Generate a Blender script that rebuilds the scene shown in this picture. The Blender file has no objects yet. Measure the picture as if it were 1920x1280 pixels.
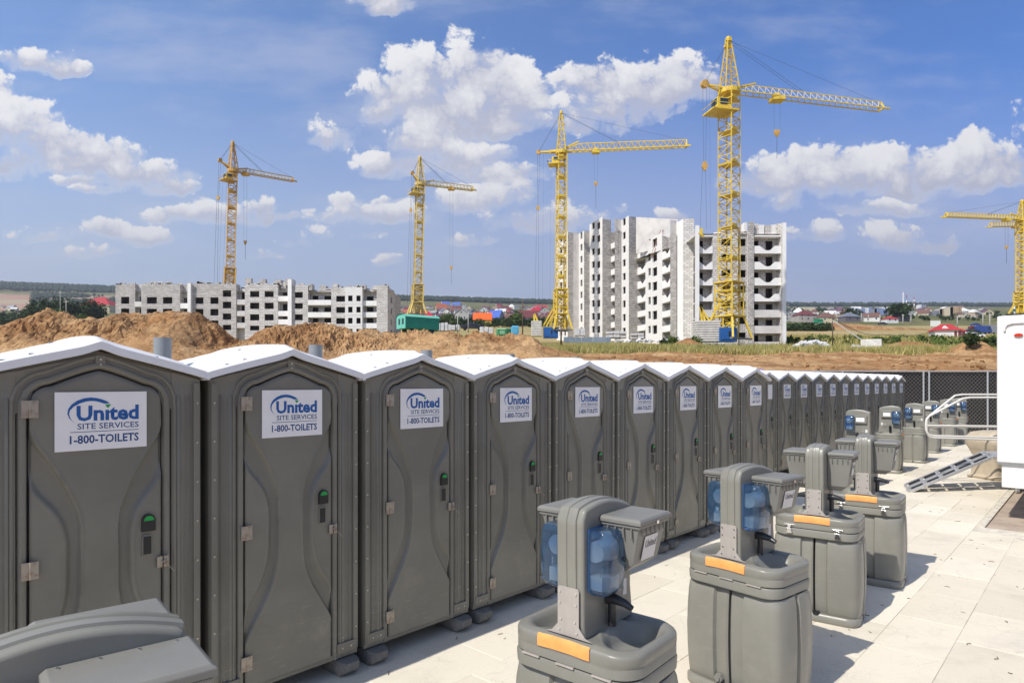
import bpy, bmesh, math, random
import numpy as np
from mathutils import Vector, Matrix
random.seed(7)
RNG = np.random.default_rng(11)
R = math.radians
SC = bpy.context.scene
COL = SC.collection

# ---------------------------------------------------------------- camera
CAMZ = 2.14
F = 1200.0           # focal length in pixels of the 1920 px wide photograph
HOR = 716.0          # row of the true horizon of the paved yard
cd = bpy.data.cameras.new('camera')
cd.sensor_width = 36.0
cd.lens = 36.0 * F / 1920.0
cd.shift_y = (HOR - 640.0) / 1920.0
cd.clip_start = 0.05
cd.clip_end = 30000.0
cam = bpy.data.objects.new('camera', cd)
cam.location = (0, 0, CAMZ)
cam.rotation_euler = (R(90), 0, 0)
COL.objects.link(cam)
SC.camera = cam

# ---------------------------------------------------------------- light
SUN_FROM = Vector((-0.745, -0.667, 0))        # horizontal direction the sun stands in
SUN_EL = R(49)
W = bpy.data.worlds.new('World')
SC.world = W
W.use_nodes = True
SKY_STRENGTH = 0.105
SUN_STRENGTH = 4.6
sl = bpy.data.lights.new('sun', 'SUN')
sl.energy = SUN_STRENGTH
sl.angle = R(0.53)
sl.color = (1.0, 0.95, 0.87)
so = bpy.data.objects.new('sun', sl)
_d = Vector((SUN_FROM.x, SUN_FROM.y, 0)).normalized() * math.cos(SUN_EL) + Vector((0, 0, math.sin(SUN_EL)))
so.rotation_euler = _d.to_track_quat('Z', 'Y').to_euler()
so.location = (0, 0, 60)
COL.objects.link(so)
SC.view_settings.view_transform = 'Standard'
SC.view_settings.look = 'None'
SC.view_settings.exposure = 0.0
SC.view_settings.gamma = 1.0
SC.view_settings.use_curve_mapping = False
SC.render.engine = 'CYCLES'
SC.cycles.use_denoising = True
SC.cycles.max_bounces = 6
SC.cycles.diffuse_bounces = 3
SC.cycles.glossy_bounces = 2
SC.cycles.transmission_bounces = 4
SC.cycles.transparent_max_bounces = 6

# ---------------------------------------------------------------- node helpers
class NT:
    def __init__(s, tree): s.t = tree; s.n = tree.nodes; s.l = tree.links
    def new(s, typ, **kw):
        n = s.n.new(typ)
        for k, v in kw.items():
            if k.startswith('i_'): continue
            setattr(n, k, v)
        return n
    def link(s, a, b): s.l.new(a, b)
    def val(s, x, sock):
        if hasattr(x, 'is_output') or isinstance(x, bpy.types.NodeSocket): s.l.new(x, sock)
        else: sock.default_value = x
    def math(s, op, a, b=None, c=None, clamp=False):
        n = s.n.new('ShaderNodeMath'); n.operation = op; n.use_clamp = clamp
        s.val(a, n.inputs[0])
        if b is not None: s.val(b, n.inputs[1])
        if c is not None: s.val(c, n.inputs[2])
        return n.outputs[0]
    def vmath(s, op, a, b=None, out=0):
        n = s.n.new('ShaderNodeVectorMath'); n.operation = op
        s.val(a, n.inputs[0])
        if b is not None: s.val(b, n.inputs[1])
        return n.outputs[out]
    def mix(s, f, a, b, typ='MIX'):
        n = s.n.new('ShaderNodeMix'); n.data_type = 'RGBA'; n.blend_type = typ
        s.val(f, n.inputs[0])
        for x, k in ((a, 6), (b, 7)):
            if isinstance(x, tuple) and len(x) == 3: x = x + (1,)
            s.val(x, n.inputs[k])
        return n.outputs[2]
    def ramp(s, f, stops):
        n = s.n.new('ShaderNodeValToRGB'); s.val(f, n.inputs[0])
        e = n.color_ramp.elements
        while len(e) < len(stops): e.new(0.5)
        for i, (p, c) in enumerate(stops):
            e[i].position = p
            e[i].color = c if len(c) == 4 else tuple(c) + (1,)
        return n.outputs[0]
    def smooth(s, x, a, b, lo=0.0, hi=1.0):
        n = s.n.new('ShaderNodeMapRange'); n.interpolation_type = 'SMOOTHSTEP'
        s.val(x, n.inputs[0]); s.val(a, n.inputs[1]); s.val(b, n.inputs[2]); s.val(lo, n.inputs[3]); s.val(hi, n.inputs[4])
        return n.outputs[0]
    def noise(s, vec, scale, detail=4, rough=0.55, dist=0.0, dim='3D'):
        n = s.n.new('ShaderNodeTexNoise'); n.noise_dimensions = dim
        if vec is not None: s.l.new(vec, n.inputs['Vector'])
        n.inputs['Scale'].default_value = scale; n.inputs['Detail'].default_value = detail
        n.inputs['Roughness'].default_value = rough; n.inputs['Distortion'].default_value = dist
        return n

# ---------------------------------------------------------------- sky with cumulus
def build_sky():
    t = NT(W.node_tree); t.n.clear()
    out = t.new('ShaderNodeOutputWorld'); bg = t.new('ShaderNodeBackground')
    t.link(bg.outputs[0], out.inputs[0])
    sky = t.new('ShaderNodeTexSky'); sky.sky_type = 'NISHITA'
    sky.sun_disc = False
    sky.sun_elevation = SUN_EL
    sky.sun_rotation = math.atan2(SUN_FROM.x, SUN_FROM.y)
    sky.altitude = 200; sky.air_density = 1.0; sky.dust_density = 1.6; sky.ozone_density = 2.2
    bg.inputs[1].default_value = SKY_STRENGTH
    geo = t.new('ShaderNodeTexCoord')
    sep = t.new('ShaderNodeSeparateXYZ'); t.link(geo.outputs['Generated'], sep.inputs[0])
    ay = t.math('MAXIMUM', t.math('ABSOLUTE', sep.outputs[1]), 0.06)
    u = t.math('DIVIDE', sep.outputs[0], ay); v = t.math('DIVIDE', sep.outputs[2], ay)
    comb = t.new('ShaderNodeCombineXYZ'); t.link(u, comb.inputs[0]); t.link(v, comb.inputs[1])
    # puffs: pixel centre, radii, weight; turned into directions on the sky
    P_ = [(905,128,66,62,1),(800,150,80,55,1),(735,172,75,38,1),(860,205,150,48,1),(960,165,60,60,1),
          (705,205,50,20,.8),(1105,145,62,48,1),(1185,165,80,52,1),(1255,150,70,50,1),(1120,205,90,40,.9),
          (790,262,72,36,1),(860,288,95,34,1),(735,302,60,22,.9),(925,322,80,22,.8),(1010,232,80,22,.6),
          (905,372,95,26,.75),(1010,405,110,30,.7),(870,445,70,12,.5),(950,350,50,20,.6),
          (30,232,80,48,1),(110,268,95,42,1),(185,298,90,40,1),(265,330,80,28,1),(20,305,60,30,1),(150,345,60,10,.7),(310,352,50,16,.8),(175,360,45,9,.6),
          (612,250,45,26,.62),(640,240,28,14,.55),(70,108,62,24,1),(115,122,40,16,.9),(15,100,40,14,.8),
          (195,428,42,15,.9),(270,440,60,15,.75),(330,398,62,15,.8),(400,404,70,20,.9),(490,388,50,20,1),(520,405,42,12,.8),(445,410,60,14,.8),
          (650,375,36,16,.7),(680,398,80,22,.8),(745,402,50,18,.7),(720,375,30,10,.5),
          (1440,312,60,32,1),(1390,330,40,26,.9),(1715,325,80,36,1),(1740,335,90,30,1),(1545,300,70,36,1),(1500,335,110,36,1),(1610,330,90,34,1),(1690,300,75,36,1),(1830,285,62,40,1),
          (1770,315,90,34,1),(1885,300,60,36,1),(1650,385,100,16,.6),(1480,378,40,18,.75),(1560,362,80,16,.7),(1840,335,110,22,.9),
          (1690,440,60,24,.9),(1740,452,60,16,.8),(1553,438,32,16,.7),(740,10,48,20,1),(700,-4,50,12,1),
          (725,494,22,9,.5),(1270,402,30,13,.8),(1170,384,16,7,.5),(480,478,40,8,.4),
          (640,440,60,12,.4),(560,455,40,9,.35),(60,440,70,14,.4),(160,470,60,9,.4),(1480,440,40,12,.4),
          (-150,180,160,60,1),(-350,300,200,60,1),(2150,220,170,70,1),(2400,330,200,60,1),(300,-250,200,70,1),(1400,-300,240,80,1),(-500,-100,260,90,1),(2500,-150,260,100,1)]
    def density_group():
        g = bpy.data.node_groups.new('cloud_density', 'ShaderNodeTree')
        g.interface.new_socket('P', in_out='INPUT', socket_type='NodeSocketVector')
        g.interface.new_socket('D', in_out='OUTPUT', socket_type='NodeSocketFloat')
        g.interface.new_socket('H', in_out='OUTPUT', socket_type='NodeSocketFloat')
        q = NT(g); gi = q.new('NodeGroupInput'); go = q.new('NodeGroupOutput')
        nz = q.noise(gi.outputs[0], 6.0, 6, 0.6, 0, '2D')
        off = q.vmath('MULTIPLY', q.vmath('SUBTRACT', nz.outputs[1], (.5, .5, .5)), (.085, .05, 0))
        p = q.vmath('ADD', gi.outputs[0], off)
        acc = None; S = None; Wt = None
        for (cx, cy, rx, ry, w) in P_:
            c = ((cx - 960) / F, (HOR - cy) / F, 0)
            k = q.vmath('MULTIPLY', q.vmath('SUBTRACT', p, c), (F / rx / 1.36, F / ry / 1.34, 0))
            d2 = q.vmath('DOT_PRODUCT', k, k, out=1)
            e = q.math('MULTIPLY_ADD', d2, -w, w)
            ep = q.math('MAXIMUM', e, 0.0); ep = q.math('MULTIPLY', ep, ep)
            ky = q.vmath('DOT_PRODUCT', k, (-.25, 1, 0), out=1)
            acc = e if acc is None else q.math('SMOOTH_MAX', acc, e, 0.25)
            S = q.math('MULTIPLY', ep, ky) if S is None else q.math('MULTIPLY_ADD', ep, ky, S)
            Wt = ep if Wt is None else q.math('ADD', Wt, ep)
        acc = q.math('MAXIMUM', acc, -1.0)
        H = q.math('DIVIDE', S, q.math('MAXIMUM', Wt, .001))
        b1 = q.noise(gi.outputs[0], 13.0, 10, 0.58, 0.0, '2D')
        vor = q.new('ShaderNodeTexVoronoi'); vor.voronoi_dimensions = '2D'; vor.feature = 'F1'
        q.link(p, vor.inputs['Vector']); vor.inputs['Scale'].default_value = 17.0
        vor.inputs['Detail'].default_value = 3.0; vor.inputs['Roughness'].default_value = .6; vor.inputs['Lacunarity'].default_value = 2.3
        puff = q.math('MULTIPLY_ADD', vor.outputs[0], -0.75, 0.52)
        nn = q.math('MULTIPLY_ADD', b1.outputs[0], 1.5, -0.74)
        r = q.math('ADD', acc, q.math('ADD', puff, nn))
        q.link(r, go.inputs[0])
        q.link(q.math('ADD', H, q.math('ADD', q.math('MULTIPLY', puff, .9), q.math('MULTIPLY', nn, .9))), go.inputs[1])
        return g
    G = density_group()
    n = t.new('ShaderNodeGroup'); n.node_tree = G; P0 = comb.outputs[0]; t.link(P0, n.inputs[0])
    d0, h0 = n.outputs[0], n.outputs[1]
    soft = t.smooth(h0, .35, -.55, .34, 1.1)            # crisp cauliflower tops, vaporous undersides
    alpha = t.smooth(t.math('ADD', d0, t.smooth(h0, .1, -.8, 0.0, .30)), 0.0, soft)
    shade = t.smooth(h0, .62, -.62)
    shade = t.math('MULTIPLY', shade, t.smooth(d0, -.2, .7))
    far = t.smooth(v, 0.10, 0.34)
    lit = (9.25, 9.15, 9.1); dark = (5.15, 5.2, 6.2)
    ccol = t.mix(shade, lit, dark)
    hz = t.smooth(v, 0.54, 0.06)
    side = t.smooth(u, -.85, .75)                       # brighter and paler towards the sun's side
    fade = t.smooth(v, .65, 2.0)
    tint = t.mix(side, (1.10, 1.44, 1.86), (.44, .95, 1.68))
    base = t.mix(1.0, sky.outputs[0], t.mix(fade, tint, (.80, .85, .95)), 'MULTIPLY')
    base = t.mix(t.math('MULTIPLY', hz, 0.86), base, t.mix(side, (5.35, 5.95, 7.1), (4.75, 4.95, 6.3)))
    cir = t.noise(t.vmath('MULTIPLY', P0, (1.2, 4, 1)), 1.7, 8, .62, .0, '2D')
    base = t.mix(t.math('MULTIPLY', t.smooth(cir.outputs[0], .42, .75), .38), base, (6.3, 6.5, 7.5))
    ccol = t.mix(t.math('MULTIPLY_ADD', far, -.50, .50), ccol, (5.9, 5.8, 6.7))
    col = t.mix(t.math('MULTIPLY', alpha, .97), base, ccol)
    t.link(col, bg.inputs[0])
    W.cycles.sampling_method = 'MANUAL'; W.cycles.sample_map_resolution = 512
build_sky()

# ---------------------------------------------------------------- materials
MATS = {}
def material(name, col, rough=.6, spec=.5, metal=0.0, var=.0, vscale=6.0, bump=0.0, bscale=40.0, dirt=None, dscale=3.0, damt=.4, objvar=0.0, coords='Object', extra=None, bdist=.01):
    if name in MATS: return MATS[name]
    m = bpy.data.materials.new(name); m.use_nodes = True
    t = NT(m.node_tree); b = t.n['Principled BSDF']
    b.inputs['Roughness'].default_value = rough
    b.inputs['Metallic'].default_value = metal
    b.inputs['Specular IOR Level'].default_value = spec
    tc = t.new('ShaderNodeTexCoord'); vec = tc.outputs[coords]
    c = tuple(col) + (1,)
    cur = None
    if var:
        n = t.noise(vec, vscale, 6, .6)
        f = t.smooth(n.outputs[0], .3, .7)
        cur = t.mix(f, tuple(x * (1 - var) for x in col), tuple(min(1, x * (1 + var)) for x in col))
    if dirt is not None:
        n = t.noise(vec, dscale, 8, .65, .4)
        f = t.math('MULTIPLY', t.smooth(n.outputs[0], .48, .75), damt)
        cur = t.mix(f, cur if cur is not None else c, dirt)
    if objvar:
        oi = t.new('ShaderNodeObjectInfo')
        k = t.math('MULTIPLY_ADD', oi.outputs['Random'], 2 * objvar, 1 - objvar)
        cc = t.new('ShaderNodeCombineXYZ')
        for i in range(3): t.link(k, cc.inputs[i])
        cur = t.mix(1.0, cur if cur is not None else c, cc.outputs[0], 'MULTIPLY')
    if extra: cur = extra(t, vec, cur if cur is not None else c, b)
    if cur is not None: t.val(cur, b.inputs['Base Color'])
    else: b.inputs['Base Color'].default_value = c
    if bump:
        n = t.noise(vec, bscale, 6, .6)
        bp = t.new('ShaderNodeBump'); bp.inputs['Strength'].default_value = bump; bp.inputs['Distance'].default_value = bdist
        t.link(n.outputs[0], bp.inputs['Height']); t.link(bp.outputs[0], b.inputs['Normal'])
    MATS[name] = m
    return m

# ---------------------------------------------------------------- mesh builder
def vsub(a, b): return (a[0]-b[0], a[1]-b[1], a[2]-b[2])
class MB:
    def __init__(s): s.v = []; s.f = []; s.m = []
    def add(s, vs, fs, mi=0):
        o = len(s.v); s.v.extend([tuple(map(float, p)) for p in vs])
        s.f.extend([tuple(i + o for i in f) for f in fs]); s.m.extend([mi] * len(fs)); return s
    def box(s, x0, x1, y0, y1, z0, z1, mi=0, M=None):
        vs = [(x, y, z) for z in (z0, z1) for y in (y0, y1) for x in (x0, x1)]
        if M is not None: vs = [tuple(M @ Vector(p)) for p in vs]
        return s.add(vs, [(0,2,3,1),(4,5,7,6),(0,1,5,4),(1,3,7,5),(3,2,6,7),(2,0,4,6)], mi)
    def bar(s, p0, p1, w, h=None, mi=0, cap=True, up=(0,0,1)):
        p0 = Vector(p0); p1 = Vector(p1); d = (p1 - p0)
        if d.length < 1e-6: return s
        d.normalize(); u = Vector(up)
        if abs(d.dot(u)) > .95: u = Vector((1, 0, 0))
        a = d.cross(u).normalized(); b = a.cross(d).normalized()
        h = w if h is None else h
        a = a * w / 2; b = b * h / 2
        vs = [p0-a-b, p0+a-b, p0+a+b, p0-a+b, p1-a-b, p1+a-b, p1+a+b, p1-a+b]
        fs = [(0,1,5,4),(1,2,6,5),(2,3,7,6),(3,0,4,7)]
        if cap: fs += [(0,3,2,1),(4,5,6,7)]
        return s.add([tuple(v) for v in vs], fs, mi)
    def tube(s, pts, r, n=8, mi=0, cap=True, closed=False):
        pts = [Vector(p) for p in pts]; rs = r if isinstance(r, (list, tuple)) else [r] * len(pts)
        rings = []; prev = None
        for i, p in enumerate(pts):
            if closed: d = pts[(i+1) % len(pts)] - pts[i-1]
            else: d = pts[min(i+1, len(pts)-1)] - pts[max(i-1, 0)]
            d.normalize()
            if prev is None:
                u = Vector((0,0,1)) if abs(d.z) < .9 else Vector((1,0,0))
                a = d.cross(u).normalized()
            else: a = (prev - d * prev.dot(d)).normalized()
            prev = a; b = d.cross(a)
            rings.append([tuple(p + (a*math.cos(2*math.pi*k/n) + b*math.sin(2*math.pi*k/n)) * rs[i]) for k in range(n)])
        return s.loft(rings, cap=cap and not closed, mi=mi, loop=closed)
    def loft(s, rings, cap=True, mi=0, loop=False, capstart=True, capend=True):
        n = len(rings[0]); vs = [p for r in rings for p in r]; fs = []
        m = len(rings)
        for i in range(m if loop else m - 1):
            a = i * n; b = ((i + 1) % m) * n
            for k in range(n):
                k2 = (k + 1) % n
                fs.append((a+k, a+k2, b+k2, b+k))
        if cap:
            if capstart: fs.append(tuple(reversed(range(n))))
            if capend: fs.append(tuple(range((m-1)*n, m*n)))
        return s.add(vs, fs, mi)
    def grid(s, P, mi=0, flip=False):          # P[i][j] points
        a = len(P); b = len(P[0]); vs = [p for r in P for p in r]; fs = []
        for i in range(a-1):
            for j in range(b-1):
                q = (i*b+j, i*b+j+1, (i+1)*b+j+1, (i+1)*b+j)
                fs.append(tuple(reversed(q)) if flip else q)
        return s.add(vs, fs, mi)
    def prism(s, poly, d0, d1, axis='y', mi=0):   # poly of 2D points, extruded along axis
        n = len(poly)
        def pt(p, d):
            if axis == 'y': return (p[0], d, p[1])
            if axis == 'x': return (d, p[0], p[1])
            return (p[0], p[1], d)
        vs = [pt(p, d0) for p in poly] + [pt(p, d1) for p in poly]
        fs = [tuple(range(n)), tuple(reversed(range(n, 2*n)))]
        for k in range(n):
            k2 = (k+1) % n; fs.append((k2, k, n+k, n+k2))
        return s.add(vs, fs, mi)
    def ico(s, c, r, sub=1, mi=0, jit=0.0, scale=(1,1,1)):
        bm = bmesh.new(); bmesh.ops.create_icosphere(bm, subdivisions=sub, radius=1)
        vs = []
        for v in bm.verts:
            k = r * (1 + random.uniform(-jit, jit))
            vs.append((c[0]+v.co.x*k*scale[0], c[1]+v.co.y*k*scale[1], c[2]+v.co.z*k*scale[2]))
        fs = [tuple(v.index for v in f.verts) for f in bm.faces]
        bm.free(); return s.add(vs, fs, mi)
    def mesh(s, name, mats, smooth=False, angle=None, bevel=0, seg=2, fixn=True):
        me = bpy.data.meshes.new(name)
        me.from_pydata(s.v, [], s.f)
        if not isinstance(mats, (list, tuple)): mats = [mats]
        for m in mats: me.materials.append(m)
        if len(mats) > 1: me.polygons.foreach_set('material_index', s.m)
        if bevel or fixn:
            bm = bmesh.new(); bm.from_mesh(me)
            if bevel:
                bmesh.ops.remove_doubles(bm, verts=bm.verts, dist=1e-5)
                bmesh.ops.recalc_face_normals(bm, faces=bm.faces)
                es = [e for e in bm.edges if len(e.link_faces) == 2 and e.calc_face_angle(0) > R(28)]
                bmesh.ops.bevel(bm, geom=es, offset=bevel, segments=seg, profile=.5, affect='EDGES', clamp_overlap=True)
            elif fixn: bmesh.ops.recalc_face_normals(bm, faces=bm.faces)
            bm.to_mesh(me); bm.free()
        if smooth or bevel:
            me.polygons.foreach_set('use_smooth', [True] * len(me.polygons))
            if angle or bevel: me.set_sharp_from_angle(angle=R(angle or 50))
            if bevel: weighted_normals(me, math.cos(R(angle or 50)))
        me.update()
        return me
    def build(s, name, mats, parent=None, loc=None, rot=None, **kw):
        return link(name, s.mesh(name, mats, **kw), parent, loc, rot)

def weighted_normals(me, cosang):
    """large faces keep their own normal, the narrow rounded edges carry the turn"""
    nf = len(me.polygons)
    N = np.zeros(nf*3, np.float32); me.polygons.foreach_get('normal', N); N = N.reshape(-1, 3)
    A = np.zeros(nf, np.float32); me.polygons.foreach_get('area', A)
    tot = np.zeros(nf, np.int32); me.polygons.foreach_get('loop_total', tot)
    lv = np.zeros(len(me.loops), np.int32); me.loops.foreach_get('vertex_index', lv)
    lf = np.repeat(np.arange(nf), tot)
    at = {}
    for v, f in zip(lv.tolist(), lf.tolist()): at.setdefault(v, []).append(f)
    out = np.zeros((len(lv), 3), np.float32)
    for i, (v, f) in enumerate(zip(lv.tolist(), lf.tolist())):
        fs = at[v]; n = N[fs]; k = (n @ N[f]) > cosang
        s = (n * (A[fs]**1.5 * k)[:, None]).sum(0); l = float(np.linalg.norm(s))
        out[i] = s / l if l > 1e-12 else N[f]
    me.normals_split_custom_set(out.tolist())

def link(name, data, parent=None, loc=None, rot=None):
    o = bpy.data.objects.new(name, data); COL.objects.link(o)
    if parent is not None: o.parent = parent
    if loc is not None: o.location = loc
    if rot is not None: o.rotation_euler = rot
    return o
def tag(o, label=None, cat=None, group=None, kind=None):
    if label: o['label'] = label
    if cat: o['category'] = cat
    if group: o['group'] = group
    if kind: o['kind'] = kind
    return o
def thing(name, label, cat, loc=(0,0,0), rz=0.0, group=None):
    o = link(name, None, None, loc, (0, 0, rz)); o.empty_display_size = .2
    return tag(o, label, cat, group)
def copy_tree(o, parent=None):
    c = o.copy(); COL.objects.link(c); c.parent = parent
    for ch in KIDS.get(o.name, []): copy_tree(ch, c)
    return c
KIDS = {}
def scan_kids():
    KIDS.clear()
    for o in COL.objects:
        if o.parent: KIDS.setdefault(o.parent.name, []).append(o)
def P(px, py, Y): return Vector(((px - 960) / F * Y, Y, CAMZ + (HOR - py) / F * Y))

# numpy value noise
_perm = RNG.random((256, 256))
def vnoise(x, y):
    xi = np.floor(x).astype(int); yi = np.floor(y).astype(int)
    fx = x - xi; fy = y - yi
    fx = fx*fx*(3-2*fx); fy = fy*fy*(3-2*fy)
    a = _perm[xi & 255, yi & 255]; b = _perm[(xi+1) & 255, yi & 255]
    c = _perm[xi & 255, (yi+1) & 255]; d = _perm[(xi+1) & 255, (yi+1) & 255]
    return (a*(1-fx)+b*fx)*(1-fy) + (c*(1-fx)+d*fx)*fy
def fbm(x, y, o=5, g=.5):
    s = 0; a = 1; t = 0
    for k in range(o):
        s = s + a * vnoise(x * 2**k + 17.3*k, y * 2**k + 9.1*k); t += a; a *= g
    return s / t
def np_mesh(name, V, Fq, mat, smooth=True):
    me = bpy.data.meshes.new(name)
    nv = len(V); nf = len(Fq); k = Fq.shape[1]
    me.vertices.add(nv); me.vertices.foreach_set('co', np.ascontiguousarray(V, dtype=np.float32).ravel())
    me.loops.add(nf*k); me.loops.foreach_set('vertex_index', Fq.astype(np.int32).ravel())
    me.polygons.add(nf); me.polygons.foreach_set('loop_start', np.arange(0, nf*k, k, dtype=np.int32))
    me.polygons.foreach_set('use_smooth', np.full(nf, smooth))
    for m in (mat if isinstance(mat, (list, tuple)) else [mat]): me.materials.append(m)
    me.update(calc_edges=True); me.validate()
    return me
def grid_mesh(name, X, Y, Z, mat, smooth=True):
    a, b = X.shape
    V = np.stack([X, Y, Z], -1).reshape(-1, 3)
    i = np.arange(a*b).reshape(a, b)
    Fq = np.stack([i[:-1,:-1], i[:-1,1:], i[1:,1:], i[1:,:-1]], -1).reshape(-1, 4)
    return np_mesh(name, V, Fq, mat, smooth)
# ================================================================ terrain
_TY = np.array([26, 28, 31, 36, 45, 58, 75, 100, 130, 150, 190, 250, 320, 430, 600, 800, 1100, 1600, 2400, 3600, 6000.])
_TP = np.array([790, 742, 708, 693, 682, 671, 662, 654, 648, 644, 636, 626, 619, 610, 600, 592.5, 585.5, 580, 576, 573.5, 572.])
def _zt(Y):
    py = np.interp(np.log(np.maximum(Y, 26)), np.log(_TY), _TP)
    return CAMZ + (HOR - py) / F * Y
def ground_z(X, Y):
    Y = np.asarray(Y, float); X = np.asarray(X, float)
    z = np.where(Y < 26, -0.05, _zt(Y))
    z = np.where((Y >= 26) & (Y < 26.01), -0.05, z)
    u = X / np.maximum(Y, 1)
    # ridge of hills on the left and behind the town
    hill = np.clip((Y - 1300) / 1700, 0, 1); hill = hill*hill*(3-2*hill)
    top = np.interp(u, [-1.2, -.8, -.55, -.2, 0.08, .45, .8, 1.2], [44, 40, 28, 15, 5, 0, -1, 0])
    z = z + hill * top / F * Y
    return z
def gz(x, y): return float(ground_z(np.array([x]), np.array([y]))[0])
def PG(px, Y):      # point on the ground under photo column px at depth Y
    x = (px - 960) / F * Y
    return Vector((x, Y, gz(x, Y)))

def soil_extra(t, vec, cur, b):
    big = t.noise(vec, .11, 5, .6); f = t.smooth(big.outputs[0], .38, .66)
    c = t.mix(f, (.36, .195, .085), (.53, .345, .175))
    fine = t.noise(vec, 2.6, 8, .7); f2 = t.smooth(fine.outputs[0], .42, .7)
    c = t.mix(t.math('MULTIPLY', f2, .6), c, (.22, .10, .04))
    dk = t.smooth(t.noise(vec, .33, 8, .72, .5).outputs[0], .47, .58)
    c = t.mix(t.math('MULTIPLY', dk, .6), c, (.19, .095, .045))
    f3 = t.smooth(t.noise(vec, .5, 6, .6).outputs[0], .55, .75)
    return t.mix(t.math('MULTIPLY', f3, .55), c, (.62, .45, .27))
soil = material('soil', (.5,.3,.15), rough=.95, spec=.1, bump=.9, bscale=3.2, bdist=.25, extra=soil_extra)

def land_extra(t, vec, cur, b):
    sp = t.new('ShaderNodeSeparateXYZ'); t.link(vec, sp.inputs[0]); Yc = sp.outputs[1]; Xc = sp.outputs[0]
    s0 = soil_extra(t, vec, None, b)
    n1 = t.noise(vec, .03, 6, .6); n2 = t.noise(vec, .35, 8, .65); n3 = t.noise(vec, .006, 5, .6)
    grass = t.mix(t.smooth(n2.outputs[0], .35, .7), (.10, .125, .03), (.25, .24, .07))
    # streaky dry field
    st = t.noise(t.vmath('MULTIPLY', vec, (.012, .09, .09)), 1.0, 5, .6)
    field = t.mix(t.smooth(st.outputs[0], .35, .62), (.50, .36, .20), (.27, .25, .09))
    farl = t.mix(t.smooth(n1.outputs[0], .4, .6), (.10, .12, .045), (.21, .19, .09))
    edge = t.math('ADD', Yc, t.math('MULTIPLY_ADD', n2.outputs[0], 16, -8))
    g1 = t.smooth(edge, 70, 76)
    c = t.mix(g1, s0, grass)
    patch = t.math('MULTIPLY', t.smooth(t.noise(vec, .09, 5, .6).outputs[0], .48, .6), .8)
    c = t.mix(t.math('MULTIPLY', g1, patch), c, (.50, .33, .17))
    g2 = t.smooth(t.math('ADD', Yc, t.math('MULTIPLY_ADD', n1.outputs[0], 60, -30)), 150, 172)
    c = t.mix(g2, c, field)
    g3 = t.smooth(t.math('ADD', Yc, t.math('MULTIPLY_ADD', n1.outputs[0], 120, -60)), 410, 450)
    c = t.mix(g3, c, farl)
    # pink-brown ploughed slope below the forest
    ratio = t.math('DIVIDE', Xc, t.math('MAXIMUM', Yc, 1.0))
    fl = t.math('MULTIPLY', t.smooth(Yc, 1250, 1400), t.smooth(Yc, 2450, 2250))
    fl = t.math('MULTIPLY', fl, t.smooth(ratio, -.54, -.6))
    c = t.mix(fl, c, t.mix(t.smooth(n3.outputs[0], .4, .6), (.40, .24, .17), (.42, .33, .22)))
    return c
land = material('land', (.4,.3,.15), rough=.95, spec=.1, bump=.8, bscale=1.3, bdist=.4, extra=land_extra)

def build_ground():
    ys = np.concatenate([[-80, -20, 0, 12, 24, 25.9], np.array([26.02, 26.6, 27.3, 28]), np.geomspace(28.6, 120, 230), np.geomspace(121.5, 6000, 130)])
    us = np.linspace(-1.5, 1.5, 420)
    U, Y = np.meshgrid(us, ys)
    X = U * np.maximum(np.abs(Y), 55)
    Z = ground_z(X, Y)
    amp = np.clip((Y - 29) / 6, 0, 1) * np.clip((150 - Y) / 60, 0.12, 1)
    rut = (fbm(X*.05, Y*.9, 4) - .5) * .38                      # ruts run along the haul road
    lump = (fbm(X*.35, Y*.35, 5, .6) - .5) * 1.05
    clods = np.abs(fbm(X*1.9, Y*1.4, 3) - .5) * .55
    road = np.exp(-((Y - 44) / 7.5)**2)
    Z = Z + amp * (rut * road + (lump + clods*.8) * (1 - .78*road))
    Z = Z + np.clip((Y-300)/900, 0, 1) * (fbm(X*.004, Y*.004, 4) - .5) * 14
    o = link('ground', grid_mesh('ground', X, Y, Z, land)); tag(o, kind='structure')
build_ground()

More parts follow.
